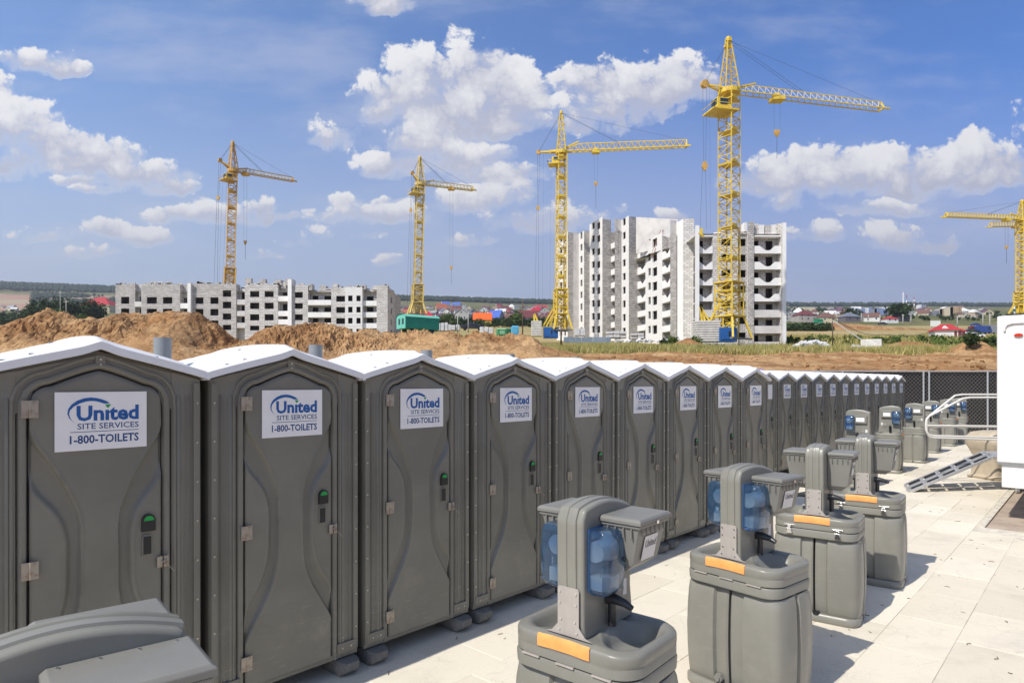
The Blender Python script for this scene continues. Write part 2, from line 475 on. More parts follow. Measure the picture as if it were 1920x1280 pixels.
# ---------------- yard paving, laid along the line of toilets
RD = Vector((.679, .734, 0)).normalized()        # along the row, away from the camera
RN = Vector((RD.y, -RD.x, 0))                    # out of the toilet fronts
YAW = math.atan2(RD.y, RD.x)
def st(s, t, z=0.0): return RD * s + RN * t + Vector((0, 0, z))
def slab_extra(t, vec, cur, b):
    oi = t.new('ShaderNodeObjectInfo')
    geo = t.new('ShaderNodeNewGeometry'); wp = geo.outputs['Position']
    c = t.mix(oi.outputs['Random'], (.68, .61, .485), (.80, .735, .605))
    # ink-like veins and scuffs
    n = t.noise(wp, 5.5, 8, .7, 1.8); v = t.math('ABSOLUTE', t.math('SUBTRACT', n.outputs[0], .5))
    vein = t.smooth(v, .012, .0)
    m = t.smooth(t.noise(wp, 1.6, 3, .5).outputs[0], .5, .68)
    c = t.mix(t.math('MULTIPLY', t.math('MULTIPLY', vein, m), .62), c, (.36, .34, .29))
    n2 = t.noise(wp, 1.1, 8, .68, .3)
    c = t.mix(t.math('MULTIPLY', t.smooth(n2.outputs[0], .46, .72), .5), c, (.50, .46, .38))
    dn = t.noise(wp, 3.5, 3, .6); wq = t.vmath('ADD', wp, t.vmath('MULTIPLY', dn.outputs[1], (.22, .22, 0)))
    vo = t.new('ShaderNodeTexVoronoi'); vo.feature = 'DISTANCE_TO_EDGE'; t.link(wq, vo.inputs['Vector']); vo.inputs['Scale'].default_value = 7.5
    ln = t.smooth(vo.outputs[0], .035, .0); mk = t.smooth(t.noise(wp, 2.3, 4, .6).outputs[0], .45, .6)
    c = t.mix(t.math('MULTIPLY', t.math('MULTIPLY', ln, mk), .38), c, (.47, .42, .33))
    n3 = t.noise(wp, 60, 3, .6)
    return t.mix(t.math('MULTIPLY', t.smooth(n3.outputs[0], .55, .75), .3), c, (.40, .37, .32))
slabm = material('paving_slab', (.7,.68,.6), rough=.75, spec=.25, bump=.35, bscale=9, bdist=.006, coords='Object', extra=slab_extra)
joint = material('joint_sand', (.60,.55,.45), rough=.95, var=.2, vscale=9)

def in_yard(s, t):
    p = st(s, t)
    if s > 11.7 and t > -1.31: return False
    return p.y < 24.9
def litter():
    rr = random.Random(9); m = MB()
    for k in range(420):
        s = rr.uniform(1.5, 26); t = rr.uniform(-4.3, .4)
        if not in_yard(s, t): continue
        p = st(s, t, .004); a = rr.uniform(0, 6.28); L = rr.uniform(.012, .06) * (2 if rr.random() < .12 else 1)
        d = Vector((math.cos(a), math.sin(a), 0)); e = Vector((-d.y, d.x, 0))
        pts = [p, p + d*L*.5 + e*L*rr.uniform(-.3,.3), p + d*L]
        m.tube(pts, rr.uniform(.0015, .004), 4)
    tag(m.build('litter', material('dry_twig', (.16,.11,.06), rough=.9)), 'dry twigs and bits scattered over the pale paving', 'litter', kind='stuff')
def build_paving():
    m = MB()
    L, Wd = .90, .50
    poly = [(-2.2, -7.6), (34.5, -7.6), (34.5, -1.30), (11.68, -1.30), (11.68, 2.0), (-2.2, 2.0)]
    m.prism([tuple(st(s, t).xy) for s, t in poly], -.04, -.006, 'z')
    base = m.build('pavement', joint); tag(base, kind='structure')
    g = .0013; e = .006
    sm = MB()
    a, bb = L/2 - g, Wd/2 - g
    ring = lambda a, b, z: [(-a,-b,z),(a,-b,z),(a,b,z),(-a,b,z)]
    sm.loft([ring(a, bb, -.03), ring(a, bb, -.0022), ring(a-.003, bb-.003, 0)], capstart=False)
    me = sm.mesh('paving_slab', slabm)
    row = 0; t = -4.9; cells = []
    while t < 1.9:
        off = (row * .5 + random.uniform(-.12, .12)) % 1 * L
        s = -1.8 - off
        while s < 33.5:
            cs, ct = s + L/2, t + Wd/2
            if all(in_yard(cs + i*L/2, ct + j*Wd/2*.9) for i in (-1, 1) for j in (-1, 1)): cells.append((cs, ct))
            s += L
        t += Wd; row += 1
    def seen(c):
        p = st(*c); return 1e6 if (p.y < .8 or abs(p.x) > p.y*.95) else p.length
    cells.sort(key=seen)
    rest = MB()
    for k, (cs, ct) in enumerate(cells):
        p = st(cs, ct, random.uniform(-.0022, .0022))
        if k < 300:
            o = link('paving_slab', me, base, p, (random.gauss(0,.0016), random.gauss(0,.0022), YAW + random.gauss(0,.003)))
        else:
            M = Matrix.Translation(p) @ Matrix.Rotation(YAW, 4, 'Z')
            rest.box(-a, a, -bb, bb, -.03, 0, 0, M)
    if rest.v:
        o = rest.build('paving_slab', slabm, base); o['kind'] = 'stuff'
    # bare soil strip beside the trailer
    q = MB()
    q.prism([tuple(st(s, t).xy) for s, t in [(11.70,-1.29),(34,-1.29),(34,9),(11.70,9)]], -.045, -.028, 'z')
    grit = material('grit', (.43,.345,.265), rough=.95, var=.12, vscale=3, dirt=(.27,.19,.13), dscale=2.2, damt=.7, bump=.6, bscale=40, bdist=.02)
    tag(q.build('soil_strip', grit), kind='structure')
build_paving()
litter()

# ---------------- soil heaps
def heap(name, label, sil, Yc, depth, base_py, seed, rough=1.0, nx=340, ny=90, grp=None):
    px = np.linspace(sil[0][0], sil[-1][0], nx)
    top = np.interp(px, [a for a, b in sil], [b for a, b in sil])
    T = np.linspace(-1, 1.1, ny)
    PX, TT = np.meshgrid(px, T)
    Y = Yc + TT * depth
    X = (PX - 960) / F * Yc
    gzv = ground_z(X, Y) - .5
    crest = CAMZ + (HOR - np.interp(PX, px, top)) / F * Yc
    env = np.clip(1 - np.abs(TT)**1.6, 0, 1)
    env = np.where(TT < 0, np.clip((1 + TT), 0, 1)**.75, env)
    n = fbm(X*.22 + seed, Y*.22, 5, .55) - .5
    r1 = 1 - np.abs(fbm(X*.45 + seed*2, Y*.3, 4, .6)*2 - 1)         # ridged gullies
    c = fbm(X*1.6 + seed, Y*1.6, 4, .7) - .5; c = c + 1.2*(np.abs(fbm(X*2.6, Y*2.2 + seed, 3, .7) - .5) - .12)
    h = np.maximum(crest - gzv, 0)
    Z = gzv + h * env
    mask = np.clip((fbm(X*.09 + seed*3, Y*.12, 3) - .36) * 5, .12, 1.15)
    c = c * mask; r1 = .7 + (r1 - .7) * mask
    k = np.clip(h / 2.5, 0, 1) * np.clip(env * 1.6, 0, 1) * np.clip(1.15 - env*.55, .3, 1)
    Z = Z + rough * k * (n * 2.4 + (r1 - .7) * 1.5 + c * 1.15)
    X = X + rough * k * (fbm(X*1.1+5, Y*1.1, 3)-.5) * .9
    o = link('soil_heap', grid_mesh('soil_heap', X, Y, Z, soil, smooth=False)); 
    return tag(o, label, 'dirt mound', grp)
heap('soil_heap', 'long ridge of dug orange soil in front of the low grey block', [(-330,640),(-200,600),(-80,606),(0,612),(60,594),(100,584),(135,594),(200,592),(245,583),(300,590),(365,590),(395,606),(425,640),(470,662),(520,690)], 62, 9, 690, 3.1, nx=420)
heap('soil_heap', 'low pale soil bank between the grass patch and the green site cabin', [(445,668),(478,630),(515,609),(560,606),(620,609),(665,622),(690,614),(735,622),(790,645),(830,668)], 64, 7, 690, 8.7)
heap('soil_heap', 'crumbling soil bank with dark clods below the green site cabin', [(700,668),(740,628),(790,619),(830,622),(868,627),(886,617),(905,624),(940,634),(975,626),(1000,628),(1018,646),(1060,655),(1110,672)], 62, 7, 690, 12.2, rough=1.2)
heap('soil_heap', 'small sandy pile at the foot of the white ballast stack', [(1225,668),(1255,652),(1272,640),(1290,633),(1315,644),(1345,655),(1370,668)], 96, 5, 690, 2.2, rough=.45, nx=120, ny=50)
heap('soil_heap', 'orange soil pile with a shrub below the red roofed cabin', [(1762,684),(1782,664),(1800,648),(1818,639),(1835,640),(1850,656),(1875,668),(1920,690)], 72, 5, 690, 22.2, rough=.7, nx=150, ny=60)
heap('soil_heap', 'low eroded orange bank between the concrete cube and the shrubs', [(1560,676),(1600,660),(1660,650),(1700,640),(1745,645),(1790,660),(1830,676)], 92, 5, 690, 31.2, rough=.7, nx=150, ny=60)
heap('soil_heap', 'flat tan sand bank in front of the village houses', [(1535,620),(1550,609),(1563,605),(1600,607),(1650,611),(1760,619)], 330, 10, 690, 41.2, rough=.3, nx=120, ny=30)

# ---------------- stones and clods on the haul road
def clods():
    m = MB()
    for k in range(700):
        Y = 32 + 38 * random.random()**1.2; px = random.uniform(-50, 1900)
        p = PG(px, Y); r = random.uniform(.05, .22) * random.random()**.5
        m.ico((p.x, p.y, p.z + r*.3 + .12), r, 1, 0, .35, (1, 1, .7))
    tag(m.build('soil_clod', soil), 'loose soil clods scattered over the haul road', 'soil clods', kind='stuff')
clods()

# ---------------- grass
def gradient_leaf(name, a, b, c3):
    m = bpy.data.materials.new(name); m.use_nodes = True
    t = NT(m.node_tree); bs = t.n['Principled BSDF']; bs.inputs['Roughness'].default_value = .7
    bs.inputs['Specular IOR Level'].default_value = .15
    g = t.new('ShaderNodeNewGeometry')
    n = t.noise(g.outputs['Position'], .7, 4, .6)
    rnd = g.outputs['Random Per Island']
    c = t.mix(t.smooth(n.outputs[0], .38, .62), a, b)
    c = t.mix(t.math('MULTIPLY', t.math('GREATER_THAN', rnd, .60), .8), c, c3)
    t.link(c, bs.inputs['Base Color'])
    return m
grassm = gradient_leaf('grass_blade', (.20,.20,.05), (.37,.33,.10), (.52,.43,.20))
def blades(name, label, spots, hgt, mat, per, cat='grass', wid=.05):
    """spots: arrays X,Y of tufts"""
    X, Y = spots
    n = len(X)
    Z = ground_z(X, Y)
    amp = np.clip((Y - 29) / 6, 0, 1) * np.clip((150 - Y) / 60, 0.12, 1); road = np.exp(-((Y - 44) / 7.5)**2)
    Z = Z + amp*((fbm(X*.05, Y*.9, 4)-.5)*.38*road + ((fbm(X*.35, Y*.35, 5, .6)-.5)*1.05 + np.abs(fbm(X*1.9, Y*1.4, 3)-.5)*.44)*(1-.78*road))
    X = np.repeat(X, per) + RNG.normal(0, .16, n*per); Y = np.repeat(Y, per) + RNG.normal(0, .16, n*per); Z = np.repeat(Z, per)
    H = hgt * RNG.uniform(.35, 1.25, n*per) * np.repeat(.5 + fbm(spots[0]*.25, spots[1]*.25, 3), per)
    a = RNG.uniform(0, 2*np.pi, n*per); w = wid * RNG.uniform(.6, 1.5, n*per)
    lean = RNG.normal(0, .28, (n*per, 2)) * H[:, None]
    v0 = np.stack([X - np.cos(a)*w, Y - np.sin(a)*w, Z - .1], -1)
    v1 = np.stack([X + np.cos(a)*w, Y + np.sin(a)*w, Z - .1], -1)
    v2 = np.stack([X + lean[:,0], Y + lean[:,1], Z + H], -1)
    V = np.stack([v0, v1, v2], 1).reshape(-1, 3)
    Fq = np.arange(len(V)).reshape(-1, 3)
    o = link(name, np_mesh(name, V, Fq, mat, False))
    return tag(o, label, cat, kind='stuff')
def strip(n, pxr, Yr, cut=.42, sc=.12, seed=0.0):
    px = RNG.uniform(pxr[0], pxr[1], n); Y = RNG.uniform(Yr[0], Yr[1], n)
    X = (px-960)/F*Y
    k = fbm(X*sc + seed, Y*sc*1.6, 4) > cut
    return X[k], Y[k]
def _nocube(a):
    px = 960 + a[0]/a[1]*F; k = ~((px > 1596) & (px < 1700) & (a[1] > 80)); return a[0][k], a[1][k]
def cat2(*a): return np.concatenate([p[0] for p in a]), np.concatenate([p[1] for p in a])
blades('grass', 'tall green and straw coloured grass in front of the building site', cat2(
    _nocube(strip(9000, (1040, 1930), (74, 92), .38)), strip(3500, (1000, 1930), (92, 125), .45, seed=9),
    strip(2500, (1240, 1930), (68, 74), .5, seed=4)), .72, grassm, 7, wid=.045)
blades('grass', 'yellow green grass behind the soil heaps beside the low grey block', cat2(
    strip(6000, (-60, 720), (78, 120), .32, seed=3),), 1.1, grassm, 6, wid=.06)
blades('grass', 'olive meadow beyond the concrete cube', cat2(strip(4500, (1460, 1930), (125, 215), .47, .05, seed=6)), 1.3, grassm, 5, wid=.12)
# ================================================================ portable toilets
def plastic(name, col, rough=.42, scuff=.5):
    def ex(t, vec, cur, b):
        g = t.new('ShaderNodeNewGeometry'); wp = g.outputs['Position']
        sp = t.new('ShaderNodeSeparateXYZ'); t.link(wp, sp.inputs[0])
        n = t.noise(wp, 1.7, 6, .6)
        c = t.mix(t.smooth(n.outputs[0], .3, .7), tuple(x*.90 for x in col), tuple(x*1.10 for x in col))
        st_ = t.noise(t.vmath('MULTIPLY', wp, (3, 3, 22)), 1.6, 8, .75, .5)
        low = t.smooth(sp.outputs[2], 1.0, .15)
        f = t.math('MULTIPLY', t.smooth(st_.outputs[0], .56, .72), t.math('MULTIPLY_ADD', low, .5, .08))
        c = t.mix(t.math('MULTIPLY', f, scuff*2), c, (.42, .39, .33))
        dust = t.noise(wp, 3.2, 8, .7)
        c = t.mix(t.math('MULTIPLY', t.smooth(dust.outputs[0], .5, .8), t.math('MULTIPLY_ADD', low, .42, .12)), c, (.34, .31, .25))
        fr = t.noise(wp, 22, 4, .6)
        r = t.math('MULTIPLY_ADD', fr.outputs[0], .22, rough - .11)
        t.link(r, b.inputs['Roughness'])
        return c
    return material(name, col, rough=rough, spec=.35, bump=.16, bscale=160, bdist=.002, extra=ex, objvar=0)
m_toilet = plastic('olive_grey_plastic', (.192, .183, .150), .33)
m_white = material('white_roof_plastic', (.80,.80,.79), rough=.45, spec=.4, dirt=(.50,.45,.37), dscale=3.0, damt=.4)
m_sign = material('white_vinyl', (.84,.82,.80), rough=.8, spec=.15, var=.03)
m_blue = material('navy_print', (.008,.055,.20), rough=.5)
m_blue2 = material('blue_print', (.008,.10,.34), rough=.5)
m_green = material('green_print', (.01,.33,.06), rough=.5)
m_black = material('black_plastic', (.014,.014,.014), rough=.45)
m_rust = material('aged_zinc', (.40,.35,.28), rough=.5, metal=.35, dirt=(.20,.085,.03), dscale=14, damt=.9)
m_brass = material('bolt_zinc', (.62,.56,.44), rough=.35, metal=.6)
m_pipe = material('grey_pvc', (.22,.235,.24), rough=.55, var=.08)
m_skid = material('grey_skid', (.16,.155,.14), rough=.8, dirt=(.35,.3,.24), dscale=9, damt=.8)

def text_mesh(name, s, mat, x0, x1, z0, z1, bold=0.0, y=-.001, face='-y'):
    cu = bpy.data.curves.new('t', 'FONT'); cu.body = s; cu.size = 1; cu.offset = bold; cu.resolution_u = 2
    o = bpy.data.objects.new('t', cu); COL.objects.link(o)
    dg = bpy.context.evaluated_depsgraph_get(); dg.update()
    me = bpy.data.meshes.new_from_object(o.evaluated_get(dg))
    bpy.data.objects.remove(o); me.name = name
    co = np.zeros(len(me.vertices)*3, np.float32); me.vertices.foreach_get('co', co); co = co.reshape(-1, 3)
    mn, mx = co.min(0), co.max(0)
    X = x0 + (co[:,0]-mn[0])/(mx[0]-mn[0])*(x1-x0); Z = z0 + (co[:,1]-mn[1])/(mx[1]-mn[1])*(z1-z0)
    me.vertices.foreach_set('co', np.stack([X, np.full_like(X, y), Z], -1).astype(np.float32).ravel())
    me.materials.clear(); me.materials.append(mat); me.update()
    return me
def arc_mesh(name, mat, sx, sz, w, h, y=-.001):
    """the tapering swoosh over the word, given in sign coordinates 0..1"""
    pts = []
    outer = [(.205,.47),(.150,.55),(.128,.63),(.135,.71),(.170,.79),(.230,.855),(.300,.893),(.370,.905),(.430,.895),(.490,.872),(.545,.835),(.578,.795)]
    inner = [(.205,.47),(.160,.55),(.145,.625),(.155,.69),(.195,.755),(.255,.805),(.320,.836),(.375,.845),(.420,.838),(.460,.825),(.490,.808),(.512,.795)]
    m = MB(); n = len(outer)
    vs = [(sx + a*w, y, sz + b*h) for a, b in outer] + [(sx + a*w, y, sz + b*h) for a, b in inner]
    m.add(vs, [(i, i+1, n+i+1, n+i) for i in range(n-1)])
    return m.mesh(name, mat, fixn=False)

DW = .318                                    # half width of the door
def door_top(x):
    ax = abs(x)
    if ax <= .225: return 2.205 - .085 * (ax / .225)**1.25
    k = min(1, (ax - .225) / (DW - .225))
    return 2.03 + .09 * math.sqrt(max(0, 1 - k*k))
def sstep(x, a, b):
    k = min(1, max(0, (x - a) / (b - a))); return k*k*(3-2*k)
_ZA = [.13, .40, .585, .70, .81, .945, 1.39, 1.525, 1.69, 1.85, 2.4]
_VA = [.40, .345, .245, .175, .125, .095, .09, .135, .215, .318, .40]
_ZB = [.13, .67, .76, .85, .98, 1.31, 1.45, 1.575, 2.4]
_VB = [.40, .318, .25, .205, .165, .160, .205, .318, .50]
def smooth_interp(z, Z, V):
    acc = 0
    for d in (-.06, -.03, 0, .03, .06): acc += np.interp(z + d, Z, V)
    return acc / 5
def door_y(x, z):
    ax = abs(x); a = smooth_interp(z, _ZA, _VA); b = smooth_interp(z, _ZB, _VB)
    if b < a + .03: b = a + .03
    # proud hourglass, sunk channel, proud side leaf
    down = sstep(ax, a - .004, a + .013)
    up = sstep(ax, b - .030, b + .003)
    y = -.012 + .027 * down * (1 - up) - .005 * math.exp(-((ax - a + .006)/.008)**2) - .003 * math.exp(-((ax - b - .006)/.008)**2)
    edge = sstep(ax, DW - .012, DW)
    return y + .01 * edge

def build_toilet():
    T = thing('portable_toilet', 'x', 'portable toilet')
    # --- shell: sides, back, gable
    m = MB()
    hw = .538; D = 1.16; zt = 2.17; zp = 2.315
    prof = [(-hw, .13), (hw, .13), (hw, zt), (0, zp), (-hw, zt)]
    m.prism(prof, .024, D)
    for sx in (-1, 1):                                   # ribs on the side walls
        for k in range(6):
            yy = .14 + k*.17; m.box(sx*hw - .006, sx*hw + .006, yy, yy + .07, .25, 2.08)
    m.box(-hw, hw, -.004, .05, .125, .165)
    shell = m.build('shell', m_toilet, T, bevel=.004, seg=1)
    # --- front wall: pilasters with ribs either side of the door, gable header
    m = MB()
    def pilaster(x0, x1, z0, z1l, ribs):
        xs = [(x0, .024), (x0, .0)]
        for (a, b, d) in ribs: xs += [(a, .0), (a + .006, -d), (b - .006, -d), (b, .0)]
        xs += [(x1, .0), (x1, .024)]
        P0 = [[(x, y, z) for (x, y) in xs] for z in (z0, z0 + .002)]
        zt0 = lambda x: 2.165 + (zp - zt) * (1 - abs(x)/hw) - .012
        rows = []
        for z in (z0, z0+.06, 1.0, z1l): rows.append([(x, (y if z > z0+.01 else max(y, 0)), z) for (x, y) in xs])
        rows.append([(x, max(y, .0) if y < 0 else y, min(z1l + .02, zt0(x))) for (x, y) in xs])
        rows.append([(x, y if y > 0 else 0, zt0(x)) for (x, y) in xs])
        m.grid(rows)
    pilaster(.375, hw, .16, 2.04, [(.40, .425, .010), (.44, .452, .006), (.465, .478, .012)])
    pilaster(-hw, -.375, .16, 2.04, [(-.478, -.465, .012), (-.452, -.44, .006), (-.425, -.40, .010)])
    # corner flanges with the bolt line
    for sx in (-1, 1):
        m.box(min(sx*.497, sx*.534), max(sx*.497, sx*.534), -.014, .01, .17, 2.13)
        m.box(min(sx*.535, sx*.541), max(sx*.535, sx*.541), .012, .07, .14, 2.15)
    # header fill (gable)
    xs = np.linspace(-.40, .40, 25)
    rows = [[(x, .004, door_top(max(-DW, min(DW, x))) + .008 if abs(x) < DW else 1.98) for x in xs],
            [(x, .004, 2.15 + (zp - zt) * (1 - abs(x)/hw)) for x in xs]]
    m.grid(rows)
    m.box(-.02, .028, -.012, .01, 2.222, 2.285)        # small bracket under the ridge
    m.box(.36, .52, -.018, .012, .165, .235); m.box(-.52, -.36, -.018, .012, .165, .235)
    front = m.build('front_panel', m_toilet, T, smooth=True, angle=35)
    # --- arch mouldings
    def path(o):
        pts = [(-DW - o, .13)]
        pts += [(-DW - o, z) for z in (.6, 1.1, 1.6, 1.95)]
        xs = np.linspace(-DW, DW, 41)
        raw = [(x, door_top(x)) for x in xs]
        for i, (x, z) in enumerate(raw):
            a = raw[max(i-1, 0)]; b = raw[min(i+1, 40)]
            tx, tz = b[0]-a[0], b[1]-a[1]; l = math.hypot(tx, tz); nx, nz = -tz/l, tx/l
            pts.append((x + nx*o, z + nz*o))
        pts += [(DW + o, z) for z in (1.95, 1.6, 1.1, .6, .13)]
        return pts
    def sweep(m, o, w, d, y0=.012):
        pts = path(o); rows = []
        n = len(pts)
        for i, (x, z) in enumerate(pts):
            a = pts[max(i-1, 0)]; b = pts[min(i+1, n-1)]
            tx, tz = b[0]-a[0], b[1]-a[1]; l = math.hypot(tx, tz) or 1; nx, nz = -tz/l, tx/l
            rows.append([(x + nx*q*w, y0 - (d if abs(q) < .45 else (d*.8 if abs(q) < .8 else 0)) - (0 if abs(q) < 1 else 0), z + nz*q*w) for q in (-1, -.72, -.35, .35, .72, 1)])
        m.grid(rows)
    m = MB(); sweep(m, .028, .022, .032, .018)
    fr = m.build('door_frame', m_toilet, T, smooth=True, angle=50)
    m = MB(); sweep(m, .074, .013, .020, .012)
    m.build('door_frame', m_toilet, T, smooth=True, angle=50)
    # --- door leaf with its relief
    NX, NZ = 110, 140; rows = []
    xsd = [DW * math.sin(math.pi/2 * (2*i/NX - 1)) * .35 + DW * (2*i/NX - 1) * .65 for i in range(NX + 1)]
    for j in range(NZ + 1):
        row = []
        for x in xsd:
            z = .14 + (door_top(x) - .004 - .14) * (j / NZ)
            y = door_y(x, z)
            if j in (0, NZ): y += .012
            row.append((x*.992, y, z))
        rows.append(row)
    m = MB(); m.grid(rows)
    # rim turned back
    rim = [rows[0][i] for i in range(NX+1)] + [rows[j][NX] for j in range(1, NZ+1)] + [rows[NZ][i] for i in range(NX-1, -1, -1)] + [rows[j][0] for j in range(NZ-1, 0, -1)]
    m.loft([rim, [(x, .03, z) for x, y, z in rim]], cap=False)
    door = m.build('door', m_toilet, T, smooth=True, angle=60)
    m = MB(); sweep(m, .0035, .004, -.004, .016); m.build('door_gap_shade', m_black, T)  # black strip paints the shade in the gap round the door
    # --- door furniture
    hm = MB()
    for x0, x1 in ((-.036, -.003), (.003, .036)): hm.box(x0, x1, -.006, 0, -.045, .045)
    hm.tube([(0, -.006, -.045), (0, -.006, .045)], .006, 6)
    for sx in (-.022, .022):
        for sz in (-.03, .03): hm.box(sx-.005, sx+.005, -.010, -.004, sz-.005, sz+.005)
    hme = hm.mesh('hinge', m_rust)
    for z in (2.0, 1.165, .32): link('hinge', hme, T, (-DW, -.028, z))
    ind = MB(); ind.prism([(-.036, -.05), (.036, -.05), (.036, .012)] + [(.036*math.cos(a), .012+.038*math.sin(a)) for a in np.linspace(0, math.pi, 12)][1:-1] + [(-.036, .012)], -.016, 0)
    io = ind.build('occupancy_indicator', m_black, T, (.243, -.012, 1.325))
    g = MB(); g.prism([(.027*math.cos(a), .012+.027*math.sin(a)) for a in np.linspace(0, math.pi, 12)], -.019, -.015)
    g.build('indicator_dial', m_green, io)
    s = MB(); s.prism([(-.026,-.06),(.026,-.06),(.026,.05),(.018,.06),(-.018,.06),(-.026,.05)], -.010, .002)
    so_ = s.build('door_pull', m_toilet, T, (.236, -.012, 1.195))
    s = MB(); s.box(-.0205, .0205, -.0125, -.009, -.052, .050); s.build('pull_recess_shade', m_black, so_)  # thin black plate stands for the shade inside the pull opening
    l = MB(); l.box(-.032, -.004, -.008, 0, -.032, .032); l.box(.004, .030, -.008, 0, -.032, .032)
    l.tube([(-.01, -.015, .0), (.018, -.018, .012), (.02, -.015, -.02)], .005, 6)
    l.bar((.012, -.018, -.01), (.05, -.05, -.06), .003, mi=0)
    l.build('latch', m_rust, T, (DW, -.024, 1.085))
    b = MB()
    for sx in (-.517, .517):
        for k in range(8):
            z = .33 + k*.24; b.tube([(sx, -.014, z), (sx, -.022, z)], [.008, .005], 6)
    for x in (.40, .47, -.40, -.47): b.tube([(x, -.018, .2), (x, -.025, .2)], .006, 6)
    b.tube([(.004, -.012, 2.265), (.004, -.018, 2.265)], .006, 6); b.tube([(.004, -.012, 2.236), (.004, -.018, 2.236)], .005, 6)
    b.build('bolts', m_brass, T)['kind'] = 'stuff'
    # --- roof
    NXr, NYr = 40, 26; rows = []
    def rz(x, y):
        ax = abs(x)/.58
        z = 2.200 + .156 * (1 - ax)**.92
        v = (y + .045) / 1.26
        z += .030 * math.sin(math.pi * min(1, max(0, v)))**.7 * (1 - ax**2.2)
        z += .018 * sstep(y, .03, .06) * (1 - sstep(y, 1.1, 1.15)) * (1 - sstep(ax, .80, .9))      # raised field behind the front band
        z -= .013 * math.exp(-((ax - .40)/.028)**2) * sstep(y, .08, .15)                          # pressed grooves down the slopes
        z += .012 * math.exp(-((ax)/.10)**2)
        return z
    ys = [-.045, -.043, -.03, .0, .03, .045, .06, .08] + list(np.linspace(.12, 1.215, NYr-8))
    xs = np.linspace(-.58, .58, NXr+1)
    for y in ys: rows.append([(x, y, rz(x, y)) for x in xs])
    m = MB(); m.grid(rows)
    lip = .046
    m.grid([[(x, -.050, rz(x, -.045) - .004) for x in xs], [(x, -.052, rz(x, -.045) - lip) for x in xs], [(x, -.03, rz(x, -.045) - lip - .002) for x in xs], [(x, .03, rz(x, -.045) - lip + .01) for x in xs]])
    m.grid([rows[0], [(x, -.050, rz(x, -.045) - .004) for x in xs]])
    m.grid([[(x, 1.215, rz(x, 1.215) - .05) for x in xs], rows[-1]])
    for sx in (0, -1):
        m.grid([[(r[sx][0]*1.002, r[sx][1], r[sx][2]) for r in rows], [(r[sx][0]*1.002, r[sx][1], r[sx][2] - .05) for r in rows]])
    roof = m.build('roof', m_white, T, smooth=True, angle=40)
    r = MB()
    for x, y in ((-.3, .03), (.3, .03), (-.42, .02), (.12, .5), (-.12, .5)):
        z = rz(x, y); r.box(x-.012, x+.012, y-.006, y+.006, z-.004, z+.005)
    r.build('roof_screws', m_pipe, roof)['kind'] = 'stuff'
    # --- vent
    p = MB(); p.tube([(.50, .52, 2.1), (.50, .52, 2.435)], .054, 20, cap=False); p.tube([(.50, .52, 2.1), (.50, .52, 2.435)], .047, 20, cap=False)
    p.loft([[(.50+.054*math.cos(a), .52+.054*math.sin(a), 2.435) for a in np.linspace(0, 2*math.pi, 20, endpoint=False)], [(.50+.047*math.cos(a), .52+.047*math.sin(a), 2.435) for a in np.linspace(0, 2*math.pi, 20, endpoint=False)]], cap=False)
    p.build('vent_pipe', m_pipe, T, smooth=True, angle=40, fixn=False)
    # --- skids
    for x in (-.44, .44):
        k = MB(); n = 10
        outl = [(-.075, .0), (.075, .0), (.085, .05), (.08, .115), (-.08, .115), (-.085, .05)]
        k.loft([[(x + a*sc, y, z*sz + dz) for a, z in outl] for (y, sc, sz, dz) in ((-.10, .62, .5, .05), (-.06, .9, .8, .02), (-.02, 1, 1, 0), (1.16, 1, 1, 0))])
        k.build('skid', m_skid, T, bevel=.008)
    return T

def build_sign(parent, blank=False):
    w, h = .444, .318; x0 = .012 - w/2; z0 = 1.768
    s = MB(); s.box(x0, x0+w, -.020, -.0165, z0, z0+h)
    so_ = s.build('sign', m_sign, parent, bevel=.001, seg=1)
    if blank: return so_
    X = lambda a: x0 + a*w
    Z = lambda b: z0 + b*h
    y = -.0208
    link('lettering', text_mesh('lettering', 'Un\u0131ted', m_blue2, X(.222), X(.905), Z(.50), Z(.765), .035, y), so_)
    link('lettering', text_mesh('lettering', 'SITE SERVICES', m_blue, X(.23), X(.905), Z(.362), Z(.462), .008, y), so_)
    link('lettering', text_mesh('lettering', '1-800-TOILETS', m_blue, X(.152), X(.905), Z(.115), Z(.262), .022, y), so_)
    u = MB(); u.add([(X(.155), y, Z(.312)), (X(.905), y, Z(.312)), (X(.905), y, Z(.322)), (X(.155), y, Z(.322))], [(0,1,2,3)]); u.build('rule_line', m_blue, so_, fixn=False)
    link('logo_swoosh', arc_mesh('logo_swoosh', m_blue2, x0, z0, w, h, y), so_)
    g = MB(); g.add([(X(.522), y-.0004, Z(.778)), (X(.592), y-.0004, Z(.778)), (X(.556), y-.0004, Z(.712))], [(0,2,1)]); g.build('logo_triangle', m_green, so_, fixn=False)
    return so_

